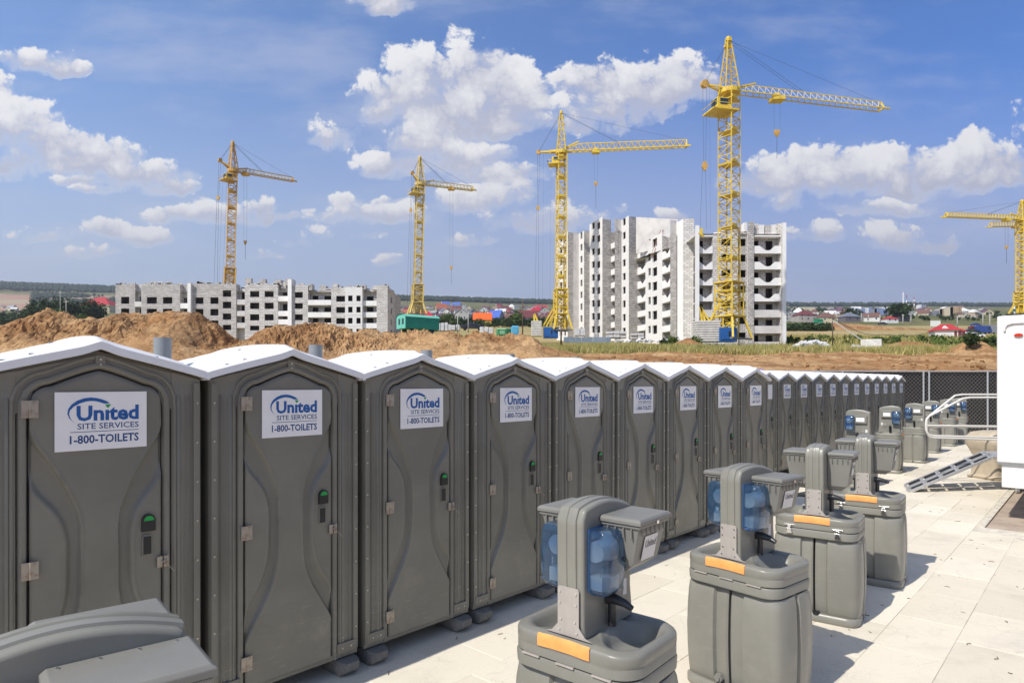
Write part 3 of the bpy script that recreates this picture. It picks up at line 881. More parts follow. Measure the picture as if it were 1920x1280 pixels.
def rename_label(o, lab, group=None):
    o['label'] = lab
    if group: o['group'] = group
ROW1 = Vector((-1.907, 3.974, 0)); PITCH = 1.1347
ROW2 = Vector((5.57, 13.97, 0))
ordn = ['first', 'second', 'third', 'fourth', 'fifth', 'sixth', 'seventh', 'eighth', 'ninth', 'tenth', 'eleventh', 'twelfth']
def build_toilets():
    T0 = build_toilet(); T0['group'] = 'grey portable toilets in two lines'
    scan_kids()
    lettered = None
    protoB = copy_tree(T0)                    # gets the blank white sign
    build_sign(T0); build_sign(protoB, True)
    scan_kids()
    objs = []
    def place(o, c, i):
        o.location = c; o.rotation_euler = (0, random.gauss(0, .0015), YAW + random.gauss(0, .004)); objs.append(o)
    notes = {0: 'with the broad sign, behind the cut off wash station', 1: 'with chalky scuffs low on its door', 2: 'with a rusty middle hinge'}
    for k in range(9):
        o = T0 if k == 0 else copy_tree(T0)
        place(o, ROW1 + RD * PITCH * (k - .5), k)
        lab = 'grey portable toilet, %s in the front row counting from the biggest sign' % ordn[k]
        if k == 0: lab = 'grey portable toilet with the biggest sign, behind the cut off wash station'
        rename_label(o, lab)
    for j in range(12):
        o = protoB if j == 0 else copy_tree(T0)
        place(o, ROW2 + RD * PITCH * j, j)
        if j == 0: lab = 'grey portable toilet with a blank white panel, half hidden behind the front row'
        elif j == 11: lab = 'grey portable toilet ending the set back row beside the chain link fence'
        else: lab = 'grey portable toilet in the set back row, %s after the blank panel one' % ordn[j-1]
        rename_label(o, lab)
    # row 2 signs sit a little off centre in the picture, keep the same mesh
build_toilets()
# ================================================================ hand wash stations
m_st = plastic('station_grey_plastic', (.228, .222, .190), .32, scuff=.25)
m_st2 = plastic('bin_grey_plastic', (.205, .20, .178), .38, scuff=.2)
m_plate = material('brushed_plate', (.46,.42,.38), rough=.45, metal=.25, var=.06, vscale=12)
m_orange = material('orange_tape', (.88,.36,.10), rough=.55, var=.10, vscale=18, bump=.3, bscale=30, bdist=.002)
m_chrome = material('chrome', (.75,.75,.74), rough=.18, metal=1.0)
m_dark = material('dark_spout', (.03,.032,.035), rough=.3)
m_sticker = material('grey_sticker', (.66,.65,.63), rough=.6, dirt=(.45,.44,.43), dscale=20, damt=.4)
m_stickprint = material('faded_print', (.20,.19,.19), rough=.6)
m_paper = material('paper_towel', (.62,.50,.43), rough=.9)
def blue_shell():
    m = bpy.data.materials.new('blue_translucent'); m.use_nodes = True
    t = NT(m.node_tree); b = t.n['Principled BSDF']
    tc = t.new('ShaderNodeTexCoord'); n = t.noise(tc.outputs['Object'], 9, 3, .5)
    c = t.mix(t.smooth(n.outputs[0], .35, .7), (.13, .30, .58), (.30, .50, .75))
    t.link(c, b.inputs['Base Color'])
    b.inputs['Roughness'].default_value = .14; b.inputs['Transmission Weight'].default_value = .9
    b.inputs['IOR'].default_value = 1.25; b.inputs['Coat Weight'].default_value = .6; b.inputs['Coat Roughness'].default_value = .08
    return m
m_bluep = blue_shell()
def rrect(w, d, r, n=6, cx=0, cy=0):
    pts = []
    for (sx, sy, a0) in ((1,1,0), (-1,1,90), (-1,-1,180), (1,-1,270)):
        for k in range(n+1):
            a = R(a0 + 90*k/n); pts.append((cx + sx*(w/2-r) + r*math.cos(a), cy + sy*(d/2-r) + r*math.sin(a)))
    return pts
def ring3(poly, z): return [(x, y, z) for x, y in poly]

def build_station_base(T, clasp):
    # foot slab
    m = MB()
    m.loft([ring3(rrect(.70, .52, .09), 0), ring3(rrect(.72, .54, .10), .012), ring3(rrect(.72, .54, .10), .055), ring3(rrect(.69, .51, .09), .072)])
    m.build('foot_slab', m_st, T, smooth=True, angle=45)
    # two tanks, barrel shaped, each with a stepped front
    for s in (-1, 1):
        m = MB(); rings = []
        prof = [(.070, .90), (.085, .935), (.16, .965), (.28, .99), (.42, 1.0), (.56, .985), (.66, .96), (.715, .925), (.735, .88)]
        for z, k in prof:
            w = .345; d = .50 * k
            x0 = s * .009; x1 = s * (.006 + w * (1 + (k - .9) * .55))
            r = .045
            # outline with a shallow pilaster on front and back and a bulging end
            f = d/2
            pts = [(x0, -f*.93), (x0 + s*.012, -f*.965), (x0 + s*.092, -f*.925), (x0 + s*.104, -f*1.03), (x1 - s*.075, -f*1.01), (x1 - s*.035, -f*.95), (x1 - s*.010, -f*.80), (x1, -f*.35), (x1, -f*.10), (x1 - s*.022, -f*.06), (x1 - s*.022, f*.06), (x1, f*.10),
                   (x1, f*.35), (x1 - s*.010, f*.80), (x1 - s*.035, f*.95), (x1 - s*.075, f*1.01), (x0 + s*.104, f*1.03), (x0 + s*.092, f*.925), (x0 + s*.012, f*.965), (x0, f*.93)]
            rings.append([(x, y, z) for x, y in pts])
        m.loft(rings)
        m.build('water_tank', m_st, T, smooth=True, angle=38)
    p = MB()
    for s, y in ((-1, -1), (1, 1)):
        p.tube([(s*.07, y*.235, .115), (s*.07, y*.262, .115)], .032, 6); p.tube([(s*.07, y*.26, .115), (s*.07, y*.275, .115)], .018, 10)
    p.build('drain_plug', m_st2, T)
    p = MB(); p.tube([(0.02, -.245, .065), (0.02, -.245, .09)], [.032, .028], 14); p.build('tank_cap', m_black, T)
    p = MB(); p.tube([(0.33, .0, .04), (0.362, .0, .04)], .022, 12); p.build('side_cap', m_black, T)
    # lower lip
    m = MB()
    m.loft([ring3(rrect(.665, .50, .10), .738), ring3(rrect(.695, .53, .11), .748), ring3(rrect(.70, .535, .11), .80), ring3(rrect(.69, .525, .11), .812)])
    m.build('lower_lip', m_st, T, smooth=True, angle=40)
    # basin top as a height field over a rounded outline
    m = MB(); N = 44; Mr = 22; rows = []
    out = rrect(.705, .54, .13, 10)
    nn = len(out)
    def zt(x, y):
        z = .925
        z += .022 * math.exp(-(x/.16)**2) * (1 - .3*(y/.28)**2)
        for s in (-1, 1):
            bx = (x - s*.205) / .128; by = (y - .01) / .215
            d = math.sqrt(bx*bx + by*by)
            z -= .085 * (1 - sstep(d, .55, 1.0))
            z += .007 * math.exp(-((d-1.12)/.10)**2)
        return z
    rings = [[(0, 0, zt(0, 0))] * nn]
    for k in range(1, Mr+1):
        f = (k/Mr)**.8 * .965
        rings.append([(x*f, y*f, zt(x*f, y*f)) for x, y in out])
    rings.append([(x*.985, y*.985, zt(x, y) - .003) for x, y in out])
    rings.append([(x*.997, y*.997, zt(x, y) - .010) for x, y in out])
    rings.append([(x, y, zt(x, y) - .020) for x, y in out])
    for z in (.868, .862): rings.append([(x*(1.0 if z > .865 else .99), y*(1.0 if z > .865 else .99), z - .010*math.cos(x*8)) for x, y in out])
    rings.append([(x*.996, y*.996, .855 - .010*math.cos(x*8)) for x, y in out])
    rings.append([(x*.996, y*.996, .822) for x, y in out]); rings.append([(x*.97, y*.97, .816) for x, y in out])
    m.loft(rings, capstart=False)
    m.build('basin_top', m_st, T, smooth=True, angle=48)
    if clasp:
        for x in (-.20, .20):
            c = MB()
            c.box(x-.045, x+.045, -.278, -.266, .838, .846, 0)
            c.prism([(x-.016, .835), (x+.016, .835), (x+.010, .81), (x+.026, .772), (x+.020, .765), (x-.020, .765), (x-.026, .772), (x-.010, .81)], -.287, -.266)
            c.box(x-.02, x+.02, -.291, -.285, .80, .812)
            c.build('clasp', m_chrome, T, bevel=.002)
    else:
        for x in (-.20, 0.0, .20):
            c = MB(); c.box(x-.05, x+.05, -.276, -.264, .811, .819); c.build('hinge_slot', m_plate, T)
    t = MB(); rows = []
    for i in range(9):
        x = -.01 + (i/8 - .5) * .295
        rows.append([(x, y - .0012*math.sin(i*2.1), z + .008*math.exp(-(x/.16)**2)) for y, z in ((-.268, .931), (-.2755, .918), (-.276, .89), (-.276, .870))])
    t.grid(rows); t.grid([[(p[0], p[1]+.002, p[2]-.001) for p in r] for r in rows])
    t.build('orange_tape', m_orange, T, smooth=True)

def build_tower(T):
    # slab profile in the y-z plane, arched top
    prof = [(-.215, .93), (-.228, 1.0), (-.232, 1.46)]
    for k in range(0, 19):
        u = k/18; y = -.232 + u * .44
        z = 1.500 + .064 * math.sin(math.pi * min(1, u*.78 + .16))**.9
        if k == 0: z = 1.49
        prof.append((y, z))
    prof += [(.212, 1.47), (.212, 1.10), (.235, .93)]
    m = MB(); m.prism(prof, -.078, .078, 'x')
    m.build('tower', m_st, T, bevel=.016, seg=3)
    # raised rib running up the narrow face and over the top
    pts = [(-.228, 1.17), (-.232, 1.30), (-.232, 1.46)]
    pts += prof[3:-3]
    rows = []
    n = len(pts)
    for i, (y, z) in enumerate(pts):
        a = pts[max(i-1, 0)]; b = pts[min(i+1, n-1)]; ty, tz = b[0]-a[0], b[1]-a[1]; l = math.hypot(ty, tz) or 1
        ny, nz = -tz/l, ty/l
        rows.append([(x, y + ny*h, z + nz*h) for x, h in ((-.046, -.006), (-.040, .008), (-.012, .010), (-.008, .005), (.008, .005), (.012, .010), (.040, .008), (.046, -.006))])
    m = MB(); m.grid(rows); m.build('tower_rib', m_st, T, smooth=True, angle=45)
    # steel bracket
    b = MB(); b.prism([(-.052, 1.175), (-.060, 1.165), (-.060, .995), (-.095, .955), (-.13, .945), (.13, .945), (.095, .955), (.060, .995), (.060, 1.165), (.052, 1.175)], -.243, -.2385)
    bo = b.build('bracket', m_plate, T)
    s = MB()
    for x, z in ((-.045, 1.15), (.045, 1.15), (-.045, 1.10), (.045, 1.10), (-.04, 1.02), (.04, 1.02), (-.05, .97), (.05, .97)): s.tube([(x, -.243, z), (x, -.248, z)], .0055, 6)
    s.build('screws', m_chrome, bo)['kind'] = 'stuff'
    for s in (-1, 1):
        f = MB()
        # pump stub and spout over the basin
        f.tube([(s*.105, -.02, .955), (s*.105, -.02, 1.075)], .020, 12)
        f.tube([(s*.075, -.02, 1.085), (s*.12, -.02, 1.088), (s*.175, -.02, 1.080), (s*.215, -.02, 1.062)], [.030, .026, .019, .014], 12)
        f.build('spout', m_dark, T, smooth=True, angle=50)
        o = MB(); o.tube([(s*.0775, .085, 1.10), (s*.0815, .085, 1.10)], [.052, .046], 20)
        o.build('side_boss', m_st2, T, smooth=True, angle=40)
def build_bin(T, s, sticker, zb=1.235):
    m = MB(); x0 = s*.080
    def rg(a, b, c, d, z): return [(x, y, z) for x, y in ((min(a,b), c), (max(a,b), c), (max(a,b), d), (min(a,b), d))]
    rings = [rg(x0, s*.185, -.025, .165, zb), rg(x0, s*.240, -.055, .19, zb+.045), rg(x0, s*.280, -.075, .205, 1.455), rg(x0, s*.292, -.085, .215, 1.458), rg(x0, s*.292, -.085, .215, 1.472)]
    m.loft(rings)
    for k in range(7):
        y = -.06 + k*.043; m.box(min(s*.280, s*.288), max(s*.280, s*.288), y+.008, y+.018, 1.42, 1.458)
    for k in range(4):
        x = s*(.12 + k*.042); m.box(x-.004, x+.004, -.089, -.078, 1.41, 1.458)
    m.build('bin', m_st2, T, bevel=.004, seg=2)
    l = MB(); l.loft([rg(x0, s*.300, -.093, .223, 1.474), rg(x0, s*.300, -.093, .223, 1.492), rg(x0, s*.290, -.08, .21, 1.502)])
    lo = l.build('bin_lid', m_st2, T, bevel=.003)
    sc = MB()
    for k in range(4): sc.tube([(s*.10, -.06 + k*.08, 1.500), (s*.10, -.06 + k*.08, 1.505)], .004, 6)
    sc.build('lid_screws', m_chrome, lo)['kind'] = 'stuff'
    c = MB(); c.box(min(s*.298, s*.307), max(s*.298, s*.307), .055, .075, 1.466, 1.482); c.build('lid_catch', m_chrome, lo)
    if sticker:
        # leaning outer face: x grows with height
        X = lambda z: s*(.240 + .04*(z-zb-.025)/(1.43-zb) + .0035)
        q = MB(); y0, y1 = 0, .13; z0, z1 = 1.29, 1.41
        q.add([(X(z0), y0, z0), (X(z0), y1, z0), (X(z1), y1, z1), (X(z1), y0, z1)], [(0,1,2,3)])
        so_ = q.build('sticker', m_sticker, T, fixn=False)
        me = text_mesh('lettering', 'United', m_stickprint, 0, 1, 0, 1, .03, 0)
        co = np.zeros(len(me.vertices)*3, np.float32); me.vertices.foreach_get('co', co); co = co.reshape(-1, 3)
        a, b = (y0+.015, y1-.01) if s > 0 else (y1-.015, y0+.01)
        zz = 1.352 + co[:,2]*.038; yy = a + co[:,0]*(b-a)
        xx = s*(.240 + .04*(zz-zb-.025)/(1.43-zb) + .0045)
        me.vertices.foreach_set('co', np.stack([xx, yy, zz], -1).astype(np.float32).ravel()); me.update()
        link('lettering', me, so_)
        g = MB(); pts = []
        for k in range(13):
            an = math.pi * (.98 - .72*k/12); pts.append((math.cos(an), math.sin(an)))
        for k in range(12):
            w = .006 + .009*math.sin(math.pi*k/12)
            for (p0, p1) in ((pts[k], pts[k+1]),):
                ya = (a+b)/2 + (b-a)*.42*p0[0]; yb = (a+b)/2 + (b-a)*.42*p1[0]; za = 1.365 + .042*p0[1]; zb = 1.365 + .042*p1[1]
                g.add([(X(za)+s*.001, ya, za), (X(zb)+s*.001, yb, zb), (X(zb+w)+s*.001, yb, zb+w), (X(za+w)+s*.001, ya, za+w)], [(0,1,2,3)])
        for z in (1.342, 1.333, 1.322):
            g.add([(X(z)+s*.001, y0+.02, z), (X(z)+s*.001, y1-.02, z), (X(z+.003)+s*.001, y1-.02, z+.003), (X(z+.003)+s*.001, y0+.02, z+.003)], [(0,1,2,3)])
        g.build('logo_swoosh', m_stickprint, so_, fixn=False)
def build_dispenser(T, s, yc=-.125):
    m = MB(); rings = []
    for z, k, d in ((1.145, .80, .07), (1.152, .93, .095), (1.17, 1, .112), (1.30, 1.02, .122), (1.415, 1, .115), (1.437, .97, .105), (1.446, .90, .09)):
        w = .162 * k
        pts = rrect(d, w, min(.026, d*.4), 5, s*(.08 + d/2), yc)
        rings.append(ring3(pts, z))
    m.loft(rings)
    d = m.build('dispenser', m_bluep, T, smooth=True, angle=50)
    r = MB(); r.tube([(s*.11, yc-.05, 1.345), (s*.11, yc+.05, 1.345)], .048, 20); r.box(min(s*.085, s*.15), max(s*.085, s*.15), yc-.055, yc+.055, 1.17, 1.235)
    r.build('paper_roll', m_paper, d, smooth=True, angle=50)
    b = MB(); b.box(min(s*.078, s*.088), max(s*.078, s*.088), yc-.07, yc+.07, 1.16, 1.45)
    b.build('back_plate', m_bluep2, d)
    c = MB(); c.box(min(s*.20, s*.213), max(s*.20, s*.213), yc+.035, yc+.06, 1.305, 1.312); c.box(min(s*.2, s*.213), max(s*.2, s*.213), yc+.044, yc+.051, 1.297, 1.32); c.build('catch_mark', m_dark, d)
m_bluep2 = material('deep_blue_plastic', (.03,.09,.22), rough=.3)

def build_station(kind):
    T = thing('handwash_station', 'x', 'wash station', group='grey handwash stations on the paving')
    build_station_base(T, kind == 'clasp'); build_tower(T)
    if kind != 'far':
        for s in (-1, 1): build_bin(T, s, s == 1, 1.235 if kind == 'disp' else 1.15)
    if kind == 'disp':
        for s in (-1, 1): build_dispenser(T, s)
        q = MB(); q.add([(.0785, .13, 1.06), (.0785, .165, 1.06), (.0785, .165, 1.14), (.0785, .13, 1.14)], [(0,1,2,3)]); q.build('sticker', m_sticker, T, fixn=False)
    if kind == 'far':
        build_dispenser(T, 1, -.15); build_dispenser(T, -1, -.15)
        for s in (-1, 1):
            q = MB(); q.box(min(s*.077, s*.084), max(s*.077, s*.084), -.02, .13, 1.315, 1.40); q.build('white_label', m_sign, T)
            q = MB(); q.box(min(s*.077, s*.082), max(s*.077, s*.082), .13, .17, 1.11, 1.17); q.build('sticker', m_sticker, T)
            q = MB(); q.box(min(s*.0765, s*.12), max(s*.0765, s*.12), -.06, .165, 1.29, 1.46); q.build('towel_box', m_st2, T, bevel=.012)
            q2 = MB(); q2.box(min(s*.12, s*.1215), max(s*.12, s*.1215), -.03, .12, 1.33, 1.41); q2.build('white_label', m_sign, T)
    return T
def build_stations():
    A = build_station('disp'); B = build_station('clasp'); C = build_station('far')
    scan_kids()
    def put(o, x, y, yaw, lab): o.location = (x, y, 0); o.rotation_euler = (0, 0, R(yaw)); o['label'] = lab; return o
    put(A, .42, 3.20, -40, 'grey wash station with blue dispensers and long orange tape, its base cut by the photo')
    put(copy_tree(A), 1.655, 4.49, -51, 'grey wash station with blue dispensers, its whole pair of tanks in view')
    put(copy_tree(A), -1.03, 1.54, -50, 'big grey wash station of which only the arched top and one bin lid show')
    put(B, 2.86, 5.95, -37, 'grey wash station with two lidded bins and chrome clasps, without blue dispensers')
    put(copy_tree(B), 3.88, 7.0, -38, 'grey wash station with two bins standing right behind the clasped one')
    far = [(7.16, 13.2, -130), (9.03, 15.3, 50), (10.85, 17.2, -130), (12.75, 19.5, 50), (14.7, 21.6, 50), (15.7, 22.5, 50)]
    labs = ['small far wash station with blue dispenser on one edge, partly behind the two bin stations',
            'far wash station with a bright blue dispenser and an orange spot on its rim',
            'far wash station with a clear white label, beside the curved end of the ramp handrail',
            'far wash station directly behind the end of the white ramp handrail',
            'far wash station seen between the two white ramp handrails, before the last one',
            'last wash station, closest to the chain link fence']
    for k, (x, y, a) in enumerate(far):
        put(C if k == 0 else copy_tree(C), x, y, a + random.gauss(0, 3), labs[k])
build_stations()
# ================================================================ fence, trailer, ramp
m_galv = material('galvanised', (.42,.43,.43), rough=.5, metal=.3)
m_screen = material('dark_screen', (.022,.019,.017), rough=.9, var=.35, vscale=.8)
m_trailer = material('white_gelcoat', (.74,.725,.69), rough=.35, spec=.4, var=.015, vscale=1.0)
m_alu = material('aluminium', (.55,.55,.54), rough=.42, metal=.5, var=.1, vscale=20)
m_mat = material('black_tread', (.015,.015,.015), rough=.95, bump=.5, bscale=120)
m_rail = material('rail_paint', (.66,.64,.60), rough=.4)
m_beige = material('beige_plastic', (.50,.42,.31), rough=.55, var=.05, dirt=(.35,.28,.2), dscale=4, damt=.4)
m_redl = material('red_lens', (.5,.03,.01), rough=.25)
m_wire = material('dull_wire', (.26,.25,.24), rough=.6, metal=.3)
def build_fence():
    Tn = thing('chain_link_fence', 'galvanised chain link fence with dark screen cloth at the end of the yard', 'fence', (8, 25, 0))
    Y = 25.0; X0, X1 = 9.75, 24.0; H = 2.58
    q = MB(); q.box(X0, X1, Y+.045, Y+.055, .03, H-.05); o = q.build('screen_cloth', m_screen, Tn)
    # diamond mesh
    m = MB(); p = .15; w = .0055
    x = X0 - H
    while x < X1:
        for sg in (1, -1):
            a = [x, 0.03] if sg > 0 else [x, H-.03]; b = [x + H - .06, H-.03] if sg > 0 else [x + H - .06, .03]
            lo, hi = X0, X1
            if b[0] > lo and a[0] < hi:
                f = lambda xx: a[1] + (b[1]-a[1])*(xx-a[0])/(b[0]-a[0])
                xa, xb = max(a[0], lo), min(b[0], hi)
                m.bar((xa, Y, f(xa)), (xb, Y, f(xb)), w, cap=False)
        x += p
    m.build('wire_mesh', m_wire, Tn)
    for x in (9.75, 12.9, 16.05, 16.27, 18.55, 21.5, 24.0):
        t = MB(); t.tube([(x, Y-.04, 0), (x, Y-.04, H)], .034, 10); t.build('post', m_galv, Tn, smooth=True, angle=50)
    for z in (H-.02, .06):
        t = MB(); t.tube([(X0, Y-.03, z), (X1, Y-.03, z)], .026, 8); t.build('rail', m_galv, Tn, smooth=True, angle=50)
    for c in Tn.children if False else [o for o in COL.objects if o.parent == Tn]:
        c.matrix_parent_inverse = Matrix.Translation((-8, -25, 0))
build_fence()

def build_trailer():
    a = RN.copy(); d = RD.copy()
    T = thing('trailer', 'tall white box trailer cut off by the edge of the photo', 'trailer', (7.57, 10.0, 0), math.atan2(a.y, a.x))
    L, Dp = 5.2, 5.6
    m = MB(); m.box(0, L, .02, Dp, .88, 3.17); m.build('body', m_trailer, T, bevel=.03, seg=3)
    m = MB(); m.box(.06, .50, .035, 2.2, .50, .872); m.build('skirt', m_trailer, T, bevel=.015)
    m = MB(); m.box(1.2, L, .05, .12, .55, .872); m.build('skirt', m_trailer, T, bevel=.015)
    m = MB(); m.tube([(.20, .0, 3.05), (.13, .0, 3.03), (.10, .0, 2.98), (.10, .0, 2.93)], .016, 8); m.tube([(.20, .0, 3.05), (L-.2, .0, 3.05)], .014, 8)
    m.build('roof_moulding', m_trailer, T, smooth=True, angle=50)
    m = MB(); m.box(0.005, L, -.004, .02, .862, .882); m.build('seam_strip', m_pipe, T)
    m = MB(); m.loft([[(.27+.055*math.cos(t_), y, 2.86+.026*math.sin(t_)) for t_ in np.linspace(0, 2*math.pi, 12, endpoint=False)] for y in (.022, .0, -.008)]); m.build('marker_lamp', m_redl, T, smooth=True, angle=50)
    j = MB(); j.box(.53, .63, .06, .16, .05, .86); j.box(.50, .66, .04, .18, .36, .78); j.box(.48, .70, .0, .22, 0, .035); j.box(.54, .60, .03, .06, .80, .87)
    j.build('jack_leg', m_black, T, bevel=.006)
    ax = MB()
    for sx in (.5, 3.9): ax.box(sx, sx+.12, .3, Dp-.1, .62, .80)
    ax.build('chassis', m_black, T)
    for x in (3.2, 4.1):
        w = MB(); n = 28
        prof = [(.16, -.10), (.30, -.11), (.345, -.08), (.35, 0), (.345, .08), (.30, .11), (.16, .10)]
        w.loft([[(x + r*math.cos(2*math.pi*k/n), .25 + q, .35 + r*math.sin(2*math.pi*k/n)) for k in range(n)] for r, q in prof])
        wo = w.build('wheel', m_black, T, smooth=True, angle=40)
build_trailer()

def build_ramp():
    a = Vector((1, 0, 0)); up = Vector((0, 0, 1))
    near = Vector((7.75, 12.43, 0)); wdir = Vector((.47, .883, 0))
    top = near + a * 1.95; T = thing('access_ramp', 'aluminium ramp with black tread mats leading up into the white trailer', 'ramp', near, 0)
    H = .68; L = 1.58; Wd = 1.0
    def pt(u, w, h=0): return a * (u*L) + wdir * w + up * (u*H*.97 + .02 + h)
    for w in (0, .36, .52, 1.0):
        m = MB(); m.bar(pt(-.02, w, .0), pt(1.02, w, .0), .035, .05); m.build('side_rail', m_alu, T)
    for (w0, w1) in ((.025, .345), (.535, .98)):
        for k in range(5):
            u0 = k/5 + .02; u1 = (k+1)/5 - .03
            m = MB(); vs = [pt(u0, w0, .012), pt(u0, w1, .012), pt(u1, w1, .012), pt(u1, w0, .012)]
            m.add([tuple(v) for v in vs] + [tuple(v - up*.02) for v in vs], [(0,1,2,3), (7,6,5,4), (0,4,5,1), (1,5,6,2), (2,6,7,3), (3,7,4,0)])
            m.build('tread_mat', m_mat, T)
        for k in range(6):
            u0 = k/5 - .03; m = MB()
            m.bar(pt(u0, w0, .02), pt(u0, w1, .02), 0.05, .012, up=(a*L + up*H*.97).cross(wdir)); m.build('cross_strip', m_alu, T)
    m = MB(); m.add([tuple(v) for v in (pt(1, -.05, .02), pt(1, 1.05, .02), pt(1, 1.05, .02) + a*1.2, pt(1, -.05, .02) + a*1.2)] + [tuple(v - up*.05) for v in (pt(1, -.05, .02), pt(1, 1.05, .02), pt(1, 1.05, .02) + a*1.2, pt(1, -.05, .02) + a*1.2)], [(0,1,2,3),(7,6,5,4),(0,4,5,1),(1,5,6,2),(2,6,7,3),(3,7,4,0)])
    m.build('landing', m_alu, T)
    # legs hidden under the landing
    for w in (.05, .95):
        m = MB(); p = pt(1, w) + a*.5; m.bar(p, (p.x, p.y, 0), .05); m.build('landing_leg', m_alu, T)
    # handrails: a bent tube either side with a middle tube
    H1, H2 = 1.86, .98
    def rail(w, u0, z0, z1, z2, zm):
        # u measured in metres along a from near
        pts = []
        def q(u, z): return a*u + wdir*w + up*z
        pts += [q(2.6, z0), q(1.15, z0), q(1.0, z0 - .02)]
        pts += [q(u0 + .05, z1 + .06), q(u0, z1), q(u0 - .01, z1 - .08)]
        pts += [q(u0 - .01, z2 + .12), q(u0 + .03, z2 + .03), q(u0 + .12, z2)]
        pts += [q(2.6, z2 - .06)]
        m = MB(); m.tube(pts, .021, 10); m.build('handrail', m_rail, T, smooth=True, angle=60)
        m = MB(); m.tube([q(u0, zm), q(2.6, zm - .03)], .019, 10); m.build('middle_rail', m_rail, T, smooth=True, angle=60)
    rail(-.02, .30, 1.84, 1.42, 1.10, 1.30)
    rail(1.02, .42, 1.88, 1.38, .98, 1.22)
    for (u, w) in ((2.5, -.02), (2.5, 1.02)):
        m = MB(); p = a*u + wdir*w; m.bar((p.x, p.y, .0), (p.x, p.y, 1.84), .04); m.build('rail_post', m_rail, T)
build_ramp()

def build_beige():
    T = thing('beige_tub', 'beige plastic wash tub unit with rounded lid behind the ramp', 'plastic tub', (11.0, 14.3, 0), R(12))
    m = MB()
    m.loft([ring3(rrect(1.3, .7, .1), .0), ring3(rrect(1.36, .76, .12), .05), ring3(rrect(1.22, .64, .1), .09), ring3(rrect(1.16, .60, .1), .5), ring3(rrect(1.28, .70, .12), .62)])
    m.build('base', m_beige, T, smooth=True, angle=40)
    m = MB(); m.box(-.45, .45, -.345, -.29, .30, .38); m.build('recess', m_skid, T)  # raised dark bar, its colour stands for a shaded hollow
    m = MB()
    m.loft([ring3(rrect(1.26, .70, .12), .62), ring3(rrect(1.42, .84, .16), .78), ring3(rrect(1.42, .84, .16), .90), ring3(rrect(1.25, .7, .14), 1.02), ring3(rrect(.9, .4, .1), 1.06)])
    m.build('lid', m_beige, T, smooth=True, angle=40)
    m = MB(); m.box(-.35, .25, -.44, -.43, .80, .93); m.build('label_plate', m_sign, T)
build_beige()
def odds():
    # short white pipe lying by the edge of the paving
    m = MB(); p = st(8.9+2.45, -1.0, .035)
    m.tube([(6.92, 8.62, .03), (7.45, 8.72, .03)], .028, 12)
    tag(m.build('pipe_offcut', m_trailer, smooth=True, angle=50), 'short white pipe lying on the paving near the bare soil', 'pipe')
    # purple cap seen over the last roof of the front row
    T = thing('purple_canister', 'small purple canister standing behind the ninth toilet of the front row', 'canister', tuple(P(1426, 800, 15.8).xy) + (0,))
    m = MB(); m.tube([(0, 0, 0), (0, 0, 2.28)], .03, 8); m.build('pole', m_pipe, T)
    m = MB(); m.tube([(0, 0, 2.28), (0, 0, 2.3), (0, 0, 2.44), (0, 0, 2.46)], [.05, .09, .09, .05], 14); m.build('drum', material('purple_plastic', (.16,.10,.42), rough=.4), T, smooth=True)
odds()
# ================================================================ unfinished blocks
def block_mat(name, c1, c2, mortar, bw=.62, bh=.31, ms=.035, coarse=.5):
    def ex(t, vec, cur, b):
        # pick the wall direction from the normal so courses run along each wall
        g = t.new('ShaderNodeNewGeometry')
        sp = t.new('ShaderNodeSeparateXYZ'); t.link(g.outputs['Position'], sp.inputs[0])
        h = t.math('ADD', sp.outputs[0], t.math('MULTIPLY', sp.outputs[1], .83))
        cb = t.new('ShaderNodeCombineXYZ'); t.link(h, cb.inputs[0]); t.link(sp.outputs[2], cb.inputs[1])
        br = t.new('ShaderNodeTexBrick'); t.link(cb.outputs[0], br.inputs['Vector'])
        br.inputs['Color1'].default_value = c1 + (1,); br.inputs['Color2'].default_value = c2 + (1,); br.inputs['Mortar'].default_value = mortar + (1,)
        br.inputs['Scale'].default_value = 1; br.inputs['Brick Width'].default_value = bw; br.inputs['Row Height'].default_value = bh; br.inputs['Mortar Size'].default_value = ms
        n = t.noise(g.outputs['Position'], .45, 6, .65)
        c = t.mix(t.math('MULTIPLY', t.smooth(n.outputs[0], .45, .75), coarse), br.outputs[0], tuple(x*.6 for x in c1))
        bp = t.new('ShaderNodeBump'); bp.inputs['Strength'].default_value = .4; bp.inputs['Distance'].default_value = .05
        t.link(br.outputs['Fac'], bp.inputs['Height']); bp.invert = True; t.link(bp.outputs[0], b.inputs['Normal'])
        return c
    return material(name, c1, rough=.9, spec=.2, extra=ex)
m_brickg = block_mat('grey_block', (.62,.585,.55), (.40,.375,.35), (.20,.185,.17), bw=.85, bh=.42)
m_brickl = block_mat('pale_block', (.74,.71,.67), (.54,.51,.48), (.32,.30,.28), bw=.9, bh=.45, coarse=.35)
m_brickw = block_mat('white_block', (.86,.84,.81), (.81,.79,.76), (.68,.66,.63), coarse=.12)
m_brickm = block_mat('mid_block', (.64,.60,.56), (.44,.41,.385), (.32,.30,.275), bw=.72, bh=.36, ms=.035, coarse=.75)
m_conc = material('cast_concrete', (.64,.61,.58), rough=.9, var=.10, vscale=.35, dirt=(.33,.30,.28), dscale=.6, damt=.4)
m_concw = material('white_concrete', (.84,.82,.79), rough=.9, var=.05, vscale=.4)
m_inner = material('raw_interior', (.16,.145,.135), rough=.95, var=.3, vscale=.6)

